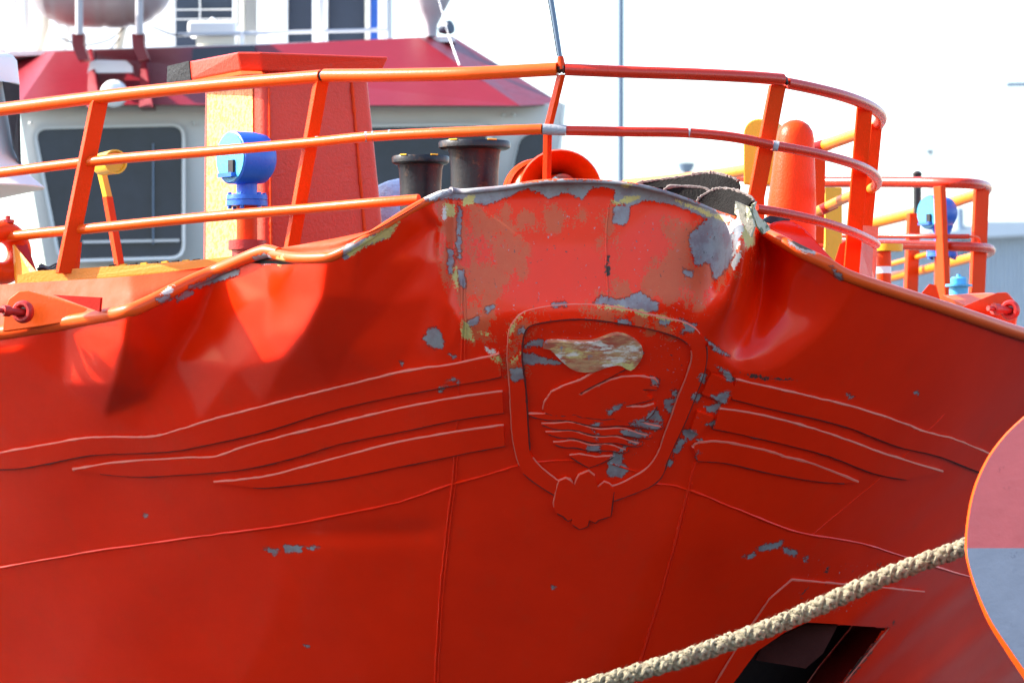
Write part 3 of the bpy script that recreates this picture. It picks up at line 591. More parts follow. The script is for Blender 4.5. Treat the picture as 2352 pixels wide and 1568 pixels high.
plate('swan_head', HEAD, .028, M['head'], crest, grid=5, extra=head_extra, label='swan head of the crest, scraped to yellow and grey')
def wave(l, r, amp, th, ph, hmax):
    n = 26; tp_, bt = [], []
    for i in range(n+1):
        t = i/n; x = l[0]+(r[0]-l[0])*t; y = l[1]+(r[1]-l[1])*t+amp*math.sin(2*math.pi*2.1*t+ph)*min(1, 4*t, 4*(1-t)+.3)
        h = hmax*min(1, t*5, (1-t)*3.5)**.7
        tp_.append((x, y-h*.45)); bt.append((x, y+h*.55+1.2*math.sin(9*t)))
    return tp_+bt[::-1][1:-1]
for l, r, a, h in (((1213, 947), (1521, 976), 4.5, 15), ((1244, 969), (1496, 998), 4, 14), ((1253, 988), (1474, 1016), 3.5, 13), ((1271, 1012), (1442, 1030), 3, 13)):
    plate('wave', wave(l, r, a, 1, 1.2, h), .02, M['hull'], crest, grid=5, bead=.005)
plate('wave', [(1308, 1042), (1330, 1039), (1370, 1046), (1412, 1042), (1380, 1058), (1352, 1069), (1330, 1056)], .02, M['hull'], crest, grid=5, bead=.005)
CROWN = [(1284,1099),(1299,1093),(1308,1097),(1319,1109),(1324,1096),(1331,1085),(1351,1077),(1364,1087),(1368,1098),(1372,1114),(1387,1102),(1398,1106),(1409,1117),(1404,1150),(1401,1179),(1374,1187),(1366,1194),(1352,1188),(1349,1202),(1331,1209),(1311,1195),(1314,1185),(1304,1189),(1294,1179),(1274,1169),(1272,1149),(1278,1120)]
plate('crown_leaf', CROWN, .026, M['hull'], crest, grid=7, bead=.006, label='lobed leaf plate at the foot of the crest')
# stripes
STR = [
 ([(-110,1064),(0,1039),(100,1021),(187,1006),(240,1001.7),(317,1002.7),(360,1000),(417,984),(500,959),(573,940),(700,906),(784,886),(917,854),(1051,832.7),(1147,811)],
  [(1152,859),(1117,867.7),(984,891),(784,932.7),(600,989),(467,1019),(383,1032.7),(233,1039),(183,1045),(100,1062),(30,1072.7),(-110,1072)]),
 ([(170,1076),(283,1058.7),(433,1050),(500,1046),(567,1022.7),(667,996),(784,968),(917,936),(1051,911),(1154,896)],
  [(1157,943),(1051,959),(917,987.7),(784,1014),(683,1045),(577,1070),(500,1080),(327,1090),(233,1083.7)]),
 ([(493,1104.7),(567,1098),(633,1087),(784,1047),(917,1012.7),(1051,989),(1157,974)],
  [(1160,1019),(1084,1032.7),(1017,1047),(917,1067),(784,1094.7),(633,1113.7),(583,1114.7)]),
 ([(1688,869),(1768,887.7),(1868,911),(1968,936),(2068,969),(2118,989),(2185,1006),(2235,1026),(2290,1050)],
  [(2275,1090),(2238,1077),(2151,1042.7),(2068,1024),(2001,999),(1951,979),(1868,956),(1768,934),(1678,911)]),
 ([(1651,936),(1735,949),(1835,974),(1935,1006),(2035,1042.7),(2161,1081)],
  [(2078,1097),(2001,1082),(1901,1042.7),(1801,1016),(1701,992.7),(1635,979)]),
 ([(1590,1024),(1605,1014),(1668,1014),(1768,1036),(1801,1047),(1868,1065),(1968,1104.7)],
  [(1935,1105),(1868,1100),(1768,1082),(1668,1058.7),(1601,1053.7)]),
]
for t_, b_ in STR:
    st = plate('stripe', sm2(t_, 3, False)+sm2(b_, 3, False), .02, M['hull'], ship, grid=11)
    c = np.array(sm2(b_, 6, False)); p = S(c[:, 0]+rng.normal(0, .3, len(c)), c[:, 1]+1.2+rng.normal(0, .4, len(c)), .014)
    b = MB(); b.tube(p, [.0036*(1+.4*abs(z)) for z in rng.standard_normal(len(p))], 5); b.go('shade_line', M['edgeshade'], st, True)  # dark tube paints the shade below the stripe
    c = np.array(sm2(t_, 6, False)); p = S(c[:, 0], c[:, 1]-1.5+rng.normal(0, .4, len(c)), .012)
    b = MB(); b.tube(p, [.0062*(1+.4*abs(z)) for z in rng.standard_normal(len(p))], 6)
    b.go('weld_bead', M['chalk_skylit'], st, True)  # pale top bead, sky light put into its colour
# torn stripe stubs beside the crest
plate('torn_stripe', z4((1800,665),(1960,740),(2005,790),(1925,925),(1720,835),(1770,720)), .02, M['hull'], ship, grid=7, label='torn stripe end with peeled paint beside the crest')
plate('torn_stripe', z4((1680,980),(1740,1000),(1815,1030),(1700,1170),(1625,1140)), .022, M['hull'], ship, grid=7, label='short bent stripe stub beside the crest')
plate('torn_stripe', z4((1770,420),(1860,470),(1950,545),(1995,640),(1960,680),(1800,660),(1745,620)), .012, M['hull'], ship, grid=7, label='buckled plate corner beside the crest')
# weld seams
for P, r in (([(1060,640),(1061,740),(1060,832)], .008), ([(1057,862),(1053,911)], .007), ([(1051,960),(1046,988)], .007), ([(1043,1036),(1040,1100),(1022,1250),(1008,1400),(998,1580)], .007), ([(1050,1036),(1047,1100),(1029,1250),(1015,1400),(1005,1580)], .006), ([(1068,640),(1069,740),(1067,832)], .006),
             ([(1597,1060),(1582,1110),(1560,1200),(1520,1350),(1450,1580)], .007), ([(1589,1110),(1567,1200),(1527,1350),(1457,1580)], .005),
             ([(-60,1315),(0,1303),(100,1285),(240,1262),(400,1240),(530,1222),(640,1208),(784,1181),(917,1152),(1031,1114),(1117,1090),(1190,1068)], .0075),
             ([(1216,1062),(1290,1057),(1330,1058)], .006), ([(1400,1062),(1460,1082)], .006),
             ([(1500,1109),(1568,1120),(1701,1172),(1835,1222),(1968,1245),(2068,1275),(2218,1322),(2352,1362)], .0065), ([(2170,950),(2035,1085),(1861,1230)], .003), ([(1398,470),(1391,560),(1396,690)], .006)):
    bead('weld_seam', P, r, ship)
# hawse pipe: doubler plate, recess walls, dark pipe mouth
plate('hawse_doubler', [(1816, 1328), (1850, 1331), (2120, 1356), (2124, 1364), (2090, 1430), (1990, 1590), (1930, 1680), (1545, 1680), (1640, 1568), (1700, 1470), (1765, 1372)], .02, M['hull'], ship, [HOLE], grid=12, bead=.006)
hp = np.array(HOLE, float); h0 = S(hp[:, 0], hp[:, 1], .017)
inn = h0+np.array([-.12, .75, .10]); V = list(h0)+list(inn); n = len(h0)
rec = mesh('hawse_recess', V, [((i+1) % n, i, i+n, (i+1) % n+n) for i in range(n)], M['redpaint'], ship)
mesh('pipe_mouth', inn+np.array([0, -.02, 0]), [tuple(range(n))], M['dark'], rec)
MBp = MB(); MBp.prism([W(1752, 1480, 3.15), W(1850, 1432, 3.15), W(1925, 1434, 3.15), W(1890, 1500, 3.15), W(1850, 1534, 3.15), W(1735, 1515, 3.15)], (0, .15, 0))
MBp.go('anchor_fluke', M['fluke'], rec)

# gunwale bars
def gun(name, P, r, off=-.2, mat=None, wear=True, label=None):
    c = np.array(sm2(P, 6, False)); p = S(c[:, 0], c[:, 1], 0.0); p[:, 1] += off
    b = MB(); R = [(px(1, 1)*x) for x in np.interp(c[:, 0], *np.array(r, float).T)]
    b.tube(p, R, 16); return b.go(name, mat or M['gunwale'], ship, True, wear=wear, label=label)
gun('gunwale', [(-600,842),(-200,790),(0,764),(100,749),(200,732),(290,715),(340,695),(390,670),(450,641),(520,611),(575,588),(612,577),(640,580)], [(-600, 19), (0, 18), (300, 17), (560, 15), (612, 17), (640, 12)], .02, label='rounded bulwark edge, sunlit, chipped to grey primer')
gun('gunwale', [(625,582),(680,592),(740,592),(770,586),(830,554),(900,508),(960,472),(1010,449),(1040,440)], [(625, 13), (740, 13), (800, 11), (900, 9), (1010, 11), (1040, 8)], .02)
gun('gunwale', [(1742,518),(1762,535),(1800,556),(1840,578),(1900,606),(1950,634),(2050,668),(2150,700),(2250,734),(2352,768),(2600,842)], [(1742, 12), (1800, 14), (1840, 15), (1950, 15), (2150, 16), (2352, 17), (2600, 17)], .02)
gun('torn_edge', [(1035,437),(1060,440),(1100,437),(1160,431),(1230,419),(1300,415),(1400,418),(1460,425),(1520,439),(1590,463),(1650,488),(1690,501)], [(1035, 8), (1060, 7), (1300, 5), (1690, 4)], .01)
b = MB(); b.prism([tuple(S(x, y)[0]+np.array([0, .05, 0])) for x, y in ((548, 606), (600, 586), (650, 586), (715, 600), (660, 618), (600, 618))], (0, .02, 0)); b.go('split_gap', M['dark'], ship)
# turtleback margin plate behind the left gunwale
bx = np.concatenate([np.arange(-600, 0, 40), np.arange(0, 968, 6)]).astype(float)
Bc = cinterp([(-600, 740), (-400, 700), (0, 654), (100, 647), (300, 634), (480, 612), (560, 594), (620, 574), (700, 560), (800, 541), (870, 523), (930, 494), (968, 470)], bx)
Ac = top(bx)-8; V = []; F = []; nr = 14
pa = S(bx, top(bx)-4); 
for j in range(nr+1):
    t = j/nr
    dyj = Ac+(Bc-Ac)*t; rise = (Ac-dyj)*.0026
    bump_ = .05*np.sin(bx/90+t*2)*math.sin(math.pi*t)*smooth(bx, 150, 400)
    Yj = pa[:, 1]+.03+rise*1.05+bump_
    V += [tuple(W(a, b, c)) for a, b, c in zip(bx, dyj, Yj)]
nb = len(bx)
for j in range(nr):
    for i in range(nb-1): F.append((j*nb+i, j*nb+i+1, (j+1)*nb+i+1, (j+1)*nb+i))
mesh('margin_plate', V, F, M['margin'], ship, True)
# deck (below the gunwale) 
di = [i for i, c in enumerate(cols) if -600 <= c <= 2900 and i % 6 == 0]
HG = HV.reshape(len(rows), nc, 3)
dk = [(np.interp(-4.42, -HG[:, i, 2], HG[:, i, 0]), np.interp(-4.42, -HG[:, i, 2], HG[:, i, 1])+.12, 4.42) for i in di]
dk = dk+[(9.5, 22, 4.42), (-7.5, 22, 4.42)]
mesh('deck', dk, [tuple(range(len(dk)))], M['deck'], ship)
DECK = 4.42

# ------------------------------------------------------------------ bow railing
def rail(name, P, r, parent, mat=None, n=8, **k):
    pts = crom([W(*p) for p in P], n); b = MB(); b.tube(pts, [px(r, p.y) for p in pts], 16)
    return b.go(name, mat or M['rail'], parent, True, **k)
top_a = rail('bow_railing', [(-420,300,4.4),(-60,259,3.2),(0,252,3.0),(240,222,2.45),(480,197,1.9),(737,176,1.4)], 15.5, ship, label='bent orange tube railing round the bow with split joints')
RL = top_a
rail('top_rail', [(746,174,1.38),(900,173,1.05),(1050,170,.8),(1150,166,.7),(1280,159,.6)], 15.5, RL)
rail('top_rail', [(1298,160,.6),(1450,166,.6),(1600,171,.7),(1720,177,.85),(1797,183,1.0)], 14, RL, M['railshade'])
rail('top_rail', [(1806,191,1.05),(1870,204,1.25),(1940,222,1.55),(1990,241,1.9),(2017,258,2.3),(2024,272,2.7),(2018,285,3.1)], 13.5, RL, M['railshade'])
rail('top_rail', [(2018,285,3.1),(2000,297,3.5),(1960,311,4.2),(1868,343,5.6),(1725,388,7.6),(1560,412,9.8),(1440,424,11.5)], 13.5, RL, M['raillit'])
rail('middle_rail', [(-420,440,4.4),(-60,404,3.2),(0,397,3.0),(240,368,2.45),(480,348,1.9),(700,329,1.45),(850,314,1.15),(1000,306,.9),(1150,300,.72),(1245,297,.66)], 12, RL)
rail('middle_rail', [(1300,300,.66),(1450,303,.66),(1570,305,.74),(1680,315,.85),(1770,333,.98)], 11.5, RL, M['railshade'])
rail('middle_rail', [(1774,334,1.0),(1870,352,1.25),(1950,373,1.6),(1995,392,2.0),(2014,410,2.4),(2014,424,2.8)], 11.5, RL, M['railshade'])
rail('middle_rail', [(2014,424,2.8),(2000,434,3.2),(1940,456,4.2),(1870,489,5.5),(1760,540,7.2)], 11.5, RL, M['raillit'])
rail('lower_rail', [(8,545,3.0),(100,535,2.8),(240,522,2.45),(480,498,1.95),(700,480,1.5),(850,467,1.2),(962,458,1.05)], 12, RL)
rail('lower_rail', [(1735,479,.95),(1800,490,1.1),(1880,508,1.35),(1950,530,1.7),(2000,553,2.1),(2012,561,2.3)], 11, RL, M['railshade'])
def post(name, p0, p1, wpx, thick, parent, mat=None, Y0=None, ath=None):
    a, c = W(*p0), W(*p1); ww = (ath or ATH)*px(wpx, p0[2])/2/ (ath or ATH).x
    b = MB(); t = FWD*thick/2
    b.bar(a, c, ww, t); return b.go(name, mat or M['orange'], parent, bevel=.004)
post('post', (228,232,2.5), (148,628,2.6), 34, .05, RL)
post('post', (738,186,1.42), (668,580,1.7), 27, .055, RL)
post('post', (1289,172,.62), (1258,298,.75), 10, .06, RL); post('post', (1258,300,.76), (1255,470,1.3), 10, .06, RL)
post('post', (1786,196,1.04), (1732,475,1.15), 36, .03, RL)
post('post', (1986,246,1.95), (1953,650,2.3), 36, .02, RL)
post('post', (2013,285,3.1), (1986,560,3.3), 26, .02, RL)
post('post', (1880,345,5.5), (1876,560,5.6), 26, .05, RL)
post('gusset', (177,556,2.62), (170,628,2.62), 20, .02, RL)
# split joints: dark raw ends and chipped collars
for (x, y, Y, r) in ((741, 175, 1.39, 13), (1289, 159, .6, 12), (1801, 187, 1.02, 11)):
    b = MB(); b.lathe(W(x-9, y+1, Y), W(x+9, y-1, Y)-W(x-9, y+1, Y), [(0, px(r*.55, Y)), (px(5, Y), px(r*.9, Y)), (px(9, Y), px(r*.6, Y)), (px(14, Y), px(r, Y)), (px(18, Y), px(r*.7, Y))], 12); b.go('split_joint', M['black'], RL, True)
for (x0, y0, x1, y1, Y, r, mt) in ((1246,297,1300,300,.655,12.5,'primer'), (855,314,858,314,1.135,12.6,'primer'), (840,315,842,315,1.16,12.6,'primer'), (893,311,896,311,1.07,12.6,'primer'), (726,326,729,326,1.4,12.6,'primer'), (1581,306,1585,306,.75,12.2,'primer'), (1776,335,1788,337,1.0,12.2,'primer'), (990,307,992,307,.915,12.6,'primer'),
                                   (1870,342,1905,331,5.2,14.2,'redpaint'), (1886,483,1920,467,4.9,12.2,'redpaint')):
    b = MB(); b.tube([W(x0, y0, Y), W((x0+x1)/2, (y0+y1)/2-.3, Y), W(x1, y1, Y)], px(r, Y), 14); b.go('chip_band', M[mt], RL, True)
# jackstaff on the centre joint
js = MB(); js.tube([W(1288, 146, .6), W(1275, 60, .6), W(1256, -60, .6)], [px(6, .6), px(6.5, .6), px(6.5, .6)], 10)
staff = js.go('jackstaff', M['pole'], RL, True); b = MB(); b.tube([W(1280, 128, .55), W(1266, 40, .55), W(1248, -60, .55)], px(1.2, .6), 6); b.go('halyard', M['dark'], staff)
b = MB(); b.lathe(W(1290, 160, .6), W(1287, 130, .6)-W(1290, 160, .6), [(0, px(11, .6)), (px(14, .6), px(9, .6)), (px(30, .6), px(7, .6))], 12); b.go('staff_socket', M['orange'], RL, True)
# bracket at the foot of the right-hand post
b = MB(); b.prism([W(1969, 516, 2.35), W(2018, 521, 2.7), W(2010, 640, 2.7), W(1996, 640, 2.5)], FWD*-.02); b.go('bracket', M['orange'], RL)
b = MB(); b.prism([W(1972, 556, 2.3), W(2006, 565, 2.55), W(2002, 645, 2.55), W(1975, 640, 2.3)], Vector((.0, .06, 0))); b.go('bracket', M['redpaint'], RL)
b = MB(); b.prism([W(1930, 560, 2.3), W(1945, 553, 2.3), W(1948, 650, 2.3), W(1905, 640, 2.3)], Vector((.0, .03, 0))); b.go('gusset', M['orange'], RL)

# ------------------------------------------------------------------ deck gear (welded to the ship)
def mooring_post():
    Yc = 4.0; b = MB(); s = px(1, Yc)
    # plan corners (picture x, depth) of the column: left-rear, front edge, right
    def col(y, xl, xm, xr):
        a = W(xl, y, Yc+.62); m = W(xm, y, Yc-.12); r = W(xr, y, Yc+.22); k = a+(r-m); return a, m, r, k
    def rounded(q, r=.055, k=5):
        out = []; n = len(q)
        for i in range(n):
            p = q[i]; u = (q[i-1]-p).normalized(); v = (q[(i+1) % n]-p).normalized()
            A, B = p+u*r, p+v*r
            for j in range(k+1):
                t = j/k; out.append((A*(1-t)**2)+(p*2*t*(1-t))+(B*t*t))
        return out
    t0, b0 = col(150, 467, 602, 846), col(640, 461, 606, 897)
    R1, R0 = rounded(t0), rounded(b0); n = len(R1)
    dz = DECK-b0[0].z
    b.add(R0+R1, [(i, (i+1) % n, (i+1) % n+n, i+n) for i in range(n)]); o = b.go('mooring_post', M['postred'], ship, True, label='tall tapered orange post with wide hammerhead cap')
    a, m = t0[0], t0[1]; a2, m2 = b0[0], b0[1]
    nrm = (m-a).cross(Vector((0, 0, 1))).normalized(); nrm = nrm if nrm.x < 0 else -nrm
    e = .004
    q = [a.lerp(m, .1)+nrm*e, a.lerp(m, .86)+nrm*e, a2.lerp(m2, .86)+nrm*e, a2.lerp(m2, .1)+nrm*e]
    b = MB(); b.prism(q, nrm*.006); b.go('sunlit_face', M['scaly_sunlit'], o, label='flaking side of the post with sunlight painted in')  # thin sheet that carries the painted sunlight of the left side
    for (pt, pb, fr) in ((t0[1].lerp(t0[2], .06), b0[1].lerp(b0[2], .06), 0), (t0[1].lerp(t0[2], .83), b0[1].lerp(b0[2], .83), 0)):
        fn = Vector((.25, -.97, 0))*.01
        b = MB(); pts = [pb.lerp(pt, i/70)+fn*.6 for i in range(71)]; b.tube(pts, [.007*(1+.6*abs(z)) for z in rng.standard_normal(71)], 6); b.go('weld_bead', M['orange'], o, True)
    # cap
    TOPL = [(388, 153, Yc+1.0), (436, 141, Yc+.62), (545, 119.5, Yc-.22), (600, 120, Yc-.26), (892, 131, Yc+.14), (888, 137, Yc+.9), (500, 137, Yc+1.5)]
    BOTL = [(386, 189, Yc+1.0), (440, 184, Yc+.62), (552, 162, Yc-.18), (600, 163, Yc-.22), (872, 172, Yc+.14), (872, 176, Yc+.9), (500, 184, Yc+1.5)]
    V = [W(*p) for p in TOPL]+[W(*p) for p in BOTL]; n = len(TOPL)
    b = MB(); b.add(V, [tuple(range(n)), tuple(range(2*n-1, n-1, -1))]+[((i+1) % n, i, i+n, (i+1) % n+n) for i in range(n)])
    cp = b.go('cap', M['postred'], o, bevel=.012)
    q = [W(387.5, 152, Yc+1.0), W(437, 140, Yc+.62), W(441, 183, Yc+.62), W(386, 190, Yc+1.0)]
    nn = (q[1]-q[0]).cross(q[2]-q[0]).normalized(); nn = nn if nn.x < 0 else -nn
    b = MB(); b.prism([p+nn*.002 for p in q], nn*.008); b.go('tar_patch', M['tar'], cp, label='black rough end of the cap')
    b = MB(); b.prism([W(442, 184, Yc+.55), W(553, 163, Yc-.24), W(600, 164, Yc-.28), W(604, 170, Yc-.30), W(556, 171, Yc-.25), W(444, 193, Yc+.55)], Vector((.02, .12, 0))); b.go('lip', M['rail'], cp)
    return o
mooring_post()

def bollard(cx, ytop, rf, rb, Y, label):
    b = MB(); zt = W(cx, ytop, Y); s = px(1, Y)
    b.lathe(zt, (0, 0, -1), [(0, rf*s*.97), (.01, rf*s), (px(15, Y), rf*s*.99), (px(19, Y), rf*s*.9), (px(20, Y), rb*s*1.06), (px(30, Y), rb*s), (px(70, Y), rb*s*.95), (px(150, Y), rb*s*.93), (zt.z-DECK, rb*s)], 36)
    o = b.go('bollard', M['black'], ship, True, label=label)
    for k in range(-3, 4):
        if k not in (-2, 1): continue
        a0 = math.radians(-90+k*22); b = MB()
        b.tube([zt+Vector((math.cos(a0+t*.09)*rf*s, math.sin(a0+t*.09)*rf*s, .0)) for t in range(4)], .0045, 6); b.go('yellow_mark', M['yellow'], o)
    return o
bollard(966, 359, 66, 50, 2.9, 'black bollard, left of the pair, dull with grey glint')
bollard(1090, 325, 83, 58, 2.3, 'black bollard, taller of the pair, rust brown with yellow rim marks')

def torus(c, ax, R_, r, n=36, m=14, a0=0, a1=2*math.pi, sq=1.0):
    ax = Vector(ax).normalized(); a = Vector((0, 0, 1)); a = (a-ax*a.dot(ax)).normalized(); b_ = a.cross(ax)
    V = []; F = []
    for i in range(n):
        th = a0+(a1-a0)*i/n; d = a*math.cos(th)+b_*math.sin(th)
        for j in range(m):
            ph = 2*math.pi*j/m; V.append(c+d*(R_+r*math.cos(ph))+ax*r*sq*math.sin(ph))
    for i in range(n):
        for j in range(m): F.append((i*m+j, i*m+(j+1) % m, ((i+1) % n)*m+(j+1) % m, ((i+1) % n)*m+j))
    return V, F
def horn(name, c, ax, r, parent, label=None):
    b = MB(); b.lathe(c, ax, [(.02, r*.90), (0, r*.99), (-.03, r), (-.06, r*.97), (-.05, r*.93), (.0, r*.86), (.06, r*.70), (.14, r*.54), (.24, r*.46), (.45, r*.44)], 44, caps=False)
    return b.go(name, M['orange'], parent, True, label=label)
fl = horn('fairlead', W(1286, 440, 1.55), (-.06, 1, .06), px(97, 1.55), ship, 'red bell-mouthed mooring fairlead behind the torn plating')
horn('bell_mouth', W(1236, 446, 1.95), (.35, -1, 0), px(82, 1.95), fl)
b = MB(); b.bar(W(1286, 520, 1.8), W(1286, 700, 1.8), (px(90, 1.9), 0, 0), (0, .1, 0)); b.go('pedestal', M['redpaint'], fl)

def gooseneck(name, face, fr, axdir, length, pipe_top, pipe_r, mat, label, ybase, parent=ship, pipemat='orange'):
    ax = Vector(axdir).normalized(); c = face
    b = MB(); b.lathe(c, -ax, [(0, fr*.97), (.004, fr), (length*.55, fr*1.0), (length*.85, fr*.93), (length*.97, fr*.74), (length, fr*.3)], 36)
    o = b.go(name, mat, ship, True, label=label)
    # face: recessed visor ring, slot and hinge bar
    b = MB(); b.lathe(c-ax*.004, ax, [(0, fr*.93), (.012, fr*.93), (.012, fr*.2)], 32); b.go('face_disc', M['lightblue'], o)
    up = Vector((0, 0, 1)); up = (up-ax*up.dot(ax)).normalized(); sd = up.cross(ax)
    b = MB(); cc = c+ax*.012; b.bar(cc+sd*fr*.18-up*fr*.1, cc+sd*fr*.18-up*fr*.62, sd*fr*.17, ax*.012); b.go('slot', M['dark'], o)
    b = MB(); b.bar(cc-sd*fr*.55-up*fr*.66, cc+sd*fr*.4-up*fr*.66, up*fr*.08, ax*.03); b.go('hinge', M['blue'], o)
    # neck, flanges, stand pipe
    nb = pipe_top
    b = MB(); b.lathe(nb+Vector((0, 0, .0)), (0, 0, 1), [(0, pipe_r*1.15), (.05, pipe_r), (.14, pipe_r), (.2, pipe_r*1.5)], 24); b.go('neck', mat, o, True)
    b = MB(); b.lathe(nb, (0, 0, -1), [(-.03, pipe_r*1.95), (0, pipe_r*2.0), (.001, pipe_r*1.9), (.006, pipe_r*1.9), (.007, pipe_r*2.0), (.04, pipe_r*2.0)], 28); fl_ = b.go('flange', mat, o, True)
    for k in range(6):
        a = k*math.pi/3+.3; b = MB(); p = nb+Vector((math.cos(a), math.sin(a), 0))*pipe_r*1.7; b.lathe(p, (0, 0, 1), [(-.06, .014), (.045, .014)], 6); b.go('bolt', M['blue'], fl_)
    b = MB(); b.lathe(nb-Vector((0, 0, .04)), (0, 0, -1), [(0, pipe_r), (nb.z-.04-ybase, pipe_r)], 24); b.go('stand_pipe', M[pipemat], o, True)
    return o
Yv = 3.3
o = gooseneck('vent_head', W(530, 362, Yv), px(61, Yv), (-.80, -.60, 0), px(100, Yv), W(567, 459, Yv+.1), px(24, Yv), M['blue'], 'bright blue round vent head on a red flanged stand pipe', DECK)
b = MB(); b.lathe(W(568, 552, Yv+.1), (0, 0, -1), [(0, px(44, Yv)), (px(22, Yv), px(44, Yv)), (px(22, Yv), px(36, Yv)), (px(36, Yv), px(36, Yv))], 28); fl2 = b.go('flange', M['redpaint'], o, True)
Yw = 10.4
o = gooseneck('vent_head', W(2132, 488, Yw), px(39, Yw), (-.80, -.60, 0), px(66, Yw), W(2164, 578, Yw+.1), px(18, Yw), M['blue'], 'blue round vent head behind the aft railing, rust flecked', DECK-.6)
# dome-topped pipe, yellow lockers
Yd = 2.9; p0, p1 = W(1811, 620, Yd), W(1827, 318, Yd); ax = p1-p0; Ld = ax.length
b = MB(); b.lathe(p0, ax, [(0, px(62, Yd)), (Ld*.5, px(56, Yd)), (Ld, px(43, Yd)), (Ld+px(18, Yd), px(39, Yd)), (Ld+px(32, Yd), px(29, Yd)), (Ld+px(40, Yd), px(16, Yd)), (Ld+px(43, Yd), px(3, Yd))], 36)
b.go('vent_pipe', M['orange'], ship, True, label='thick orange pipe with rounded top behind the right rail posts')
def domebox(name, x0, x1, y0, y1, Y, mat, label, th=.2):
    r = (x1-x0)/2; P = [(x0, y1), (x1, y1)]+[(x0+r+r*math.cos(a), y0+r-r*math.sin(a)) for a in np.linspace(0, math.pi, 13)]
    b = MB(); b.prism([W(x, y, Y) for x, y in P], Vector((th*.5, th, 0))); return b.go(name, mat, ship, bevel=.01, label=label)
domebox('locker', 1707, 1775, 273, 424, 4.2, M['yellow'], 'yellow round-topped locker behind the rail post')
b = MB(); b.bar(W(1741, 424, 4.3), W(1741, 620, 4.3), (px(14, 4.3), 0, 0), (0, .05, 0)); b.go('locker_stand', M['orange'], ship)
b = MB(); b.bar(W(1913, 432, 6.5), W(1913, 640, 6.5), (px(20, 6.5), .02, 0), (0, .08, 0)); b.go('yellow_post', M['yellow'], ship, bevel=.01)
b = MB(); b.lathe(W(2040, 577, 5.5), (0, 0, 1), [(0, px(33, 5.5)), (px(9, 5.5), px(34, 5.5)), (px(16, 5.5), px(34, 5.5))], 28); yd = b.go('yellow_cap', M['yellow'], ship, True)
zb_ = W(2030, 680, 5.5).z
for (ya, yb, mt) in ((578, 612, 'orange'), (612, 628, 'white'), (628, 700, 'orange')):
    b = MB(); zt_ = W(2030, ya, 5.5); b.lathe(zt_, (0, 0, -1), [(0, px(17, 5.5)), (px(yb-ya, 5.5), px(17.5, 5.5))], 22); b.go('banded_post', M[mt], yd, True)
# yellow signal lamp on a bent stick
Yl = 3.9
b = MB(); b.lathe(W(233, 378, Yl-.1), W(296, 366, Yl-.55)-W(233, 378, Yl-.1), [(0, px(20, Yl)), (.02, px(26, Yl)), (px(62, Yl)*1.5, px(28, Yl)), (px(62, Yl)*1.5, px(24, Yl)), (px(56, Yl)*1.5, px(23, Yl))], 26)
lm = b.go('signal_lamp', M['yellow'], ship, True, label='yellow drum lamp on a bent yellow and orange stick')
b = MB(); b.bar(W(232, 388, Yl), W(247, 452, Yl), ATH*px(7, Yl), FWD*.03); b.go('stick', M['yellow'], lm)
b = MB(); b.bar(W(247, 452, Yl), W(280, 640, Yl), ATH*px(8, Yl), FWD*.03); b.go('stick', M['orange'], lm)
# coaming bar with hazard tape, drum bracket on the left
def strip(name, T_, B_, Y0, Y1, mat, parent, th=.02):
    n = len(T_); b = MB()
    Ys = [Y0+(Y1-Y0)*(p[0]-T_[0][0])/(T_[-1][0]-T_[0][0]) for p in T_]
    b.prism([W(p[0], p[1], y) for p, y in zip(T_, Ys)]+[W(p[0], p[1], y) for p, y in zip(B_[::-1], Ys[::-1])], Vector((.01, th, 0))); return b.go(name, mat, parent)
cm = strip('coaming_bar', [(40, 632), (85, 622), (250, 612), (400, 602), (540, 588), (640, 568)], [(40, 656), (85, 652), (250, 640), (400, 626), (540, 608), (640, 590)], 2.75, 2.0, M['coaming'], ship)
for k in range(9):
    x = 250+k*24; strip('hazard_dash', [(x, 613-(x-250)*.068-4), (x+14, 612-(x-236)*.068-4)], [(x, 613-(x-250)*.068), (x+14, 612-(x-236)*.068)], 2.6, 2.58, M['yellow' if k % 2 else 'dark'], cm)
for k in range(7):
    x = 60+k*42; strip('hazard_dash', [(x, 654-(x-60)*.075), (x+26, 652-(x-60)*.075)], [(x, 661-(x-60)*.075), (x+26, 659-(x-60)*.075)], 2.7, 2.68, M['redpaint' if k % 2 == 0 else 'yellow'], cm)
b = MB(); b.add(*torus(W(2, 580, 3.0), (.55, -.83, 0), px(48, 3), px(26, 3), sq=1.3)); db = b.go('roller_fairlead', M['orange'], ship, True, label='rounded red fairlead bracket at the left rail end')
b = MB(); b.prism([W(33, 562, 2.9), W(82, 622, 2.75), W(72, 632, 2.75), W(39, 652, 2.85)], FWD*-.03); b.go('gusset', M['coaming'], db)
b = MB(); b.prism([W(36, 560, 2.98), W(62, 560, 3.0), W(60, 600, 3.0), W(84, 622, 2.9)], FWD*-.03); b.go('gusset', M['redpaint'], db)
b = MB(); b.lathe(W(18, 512, 3.0), (0, 0, 1), [(0, px(15, 3)), (.02, px(15, 3)), (.02, px(6, 3)), (.045, px(6, 3))], 12); b.go('cap_nut', M['redpaint'], db)
# coiled net / rope heap behind the coaming
b = MB()
for k in range(5):
    pts = [W(86+t*6+k*3, 620-4*math.sin(t*.9+k)-(k % 3)*4, 3.15+.03*k) for t in range(9)]; b.tube(crom(pts, 4), px(4.5, 3), 8)
b.go('mooring_line_heap', M['black'], None, True, label='dark heap of mooring line lying behind the orange coaming bar', cat='rope')
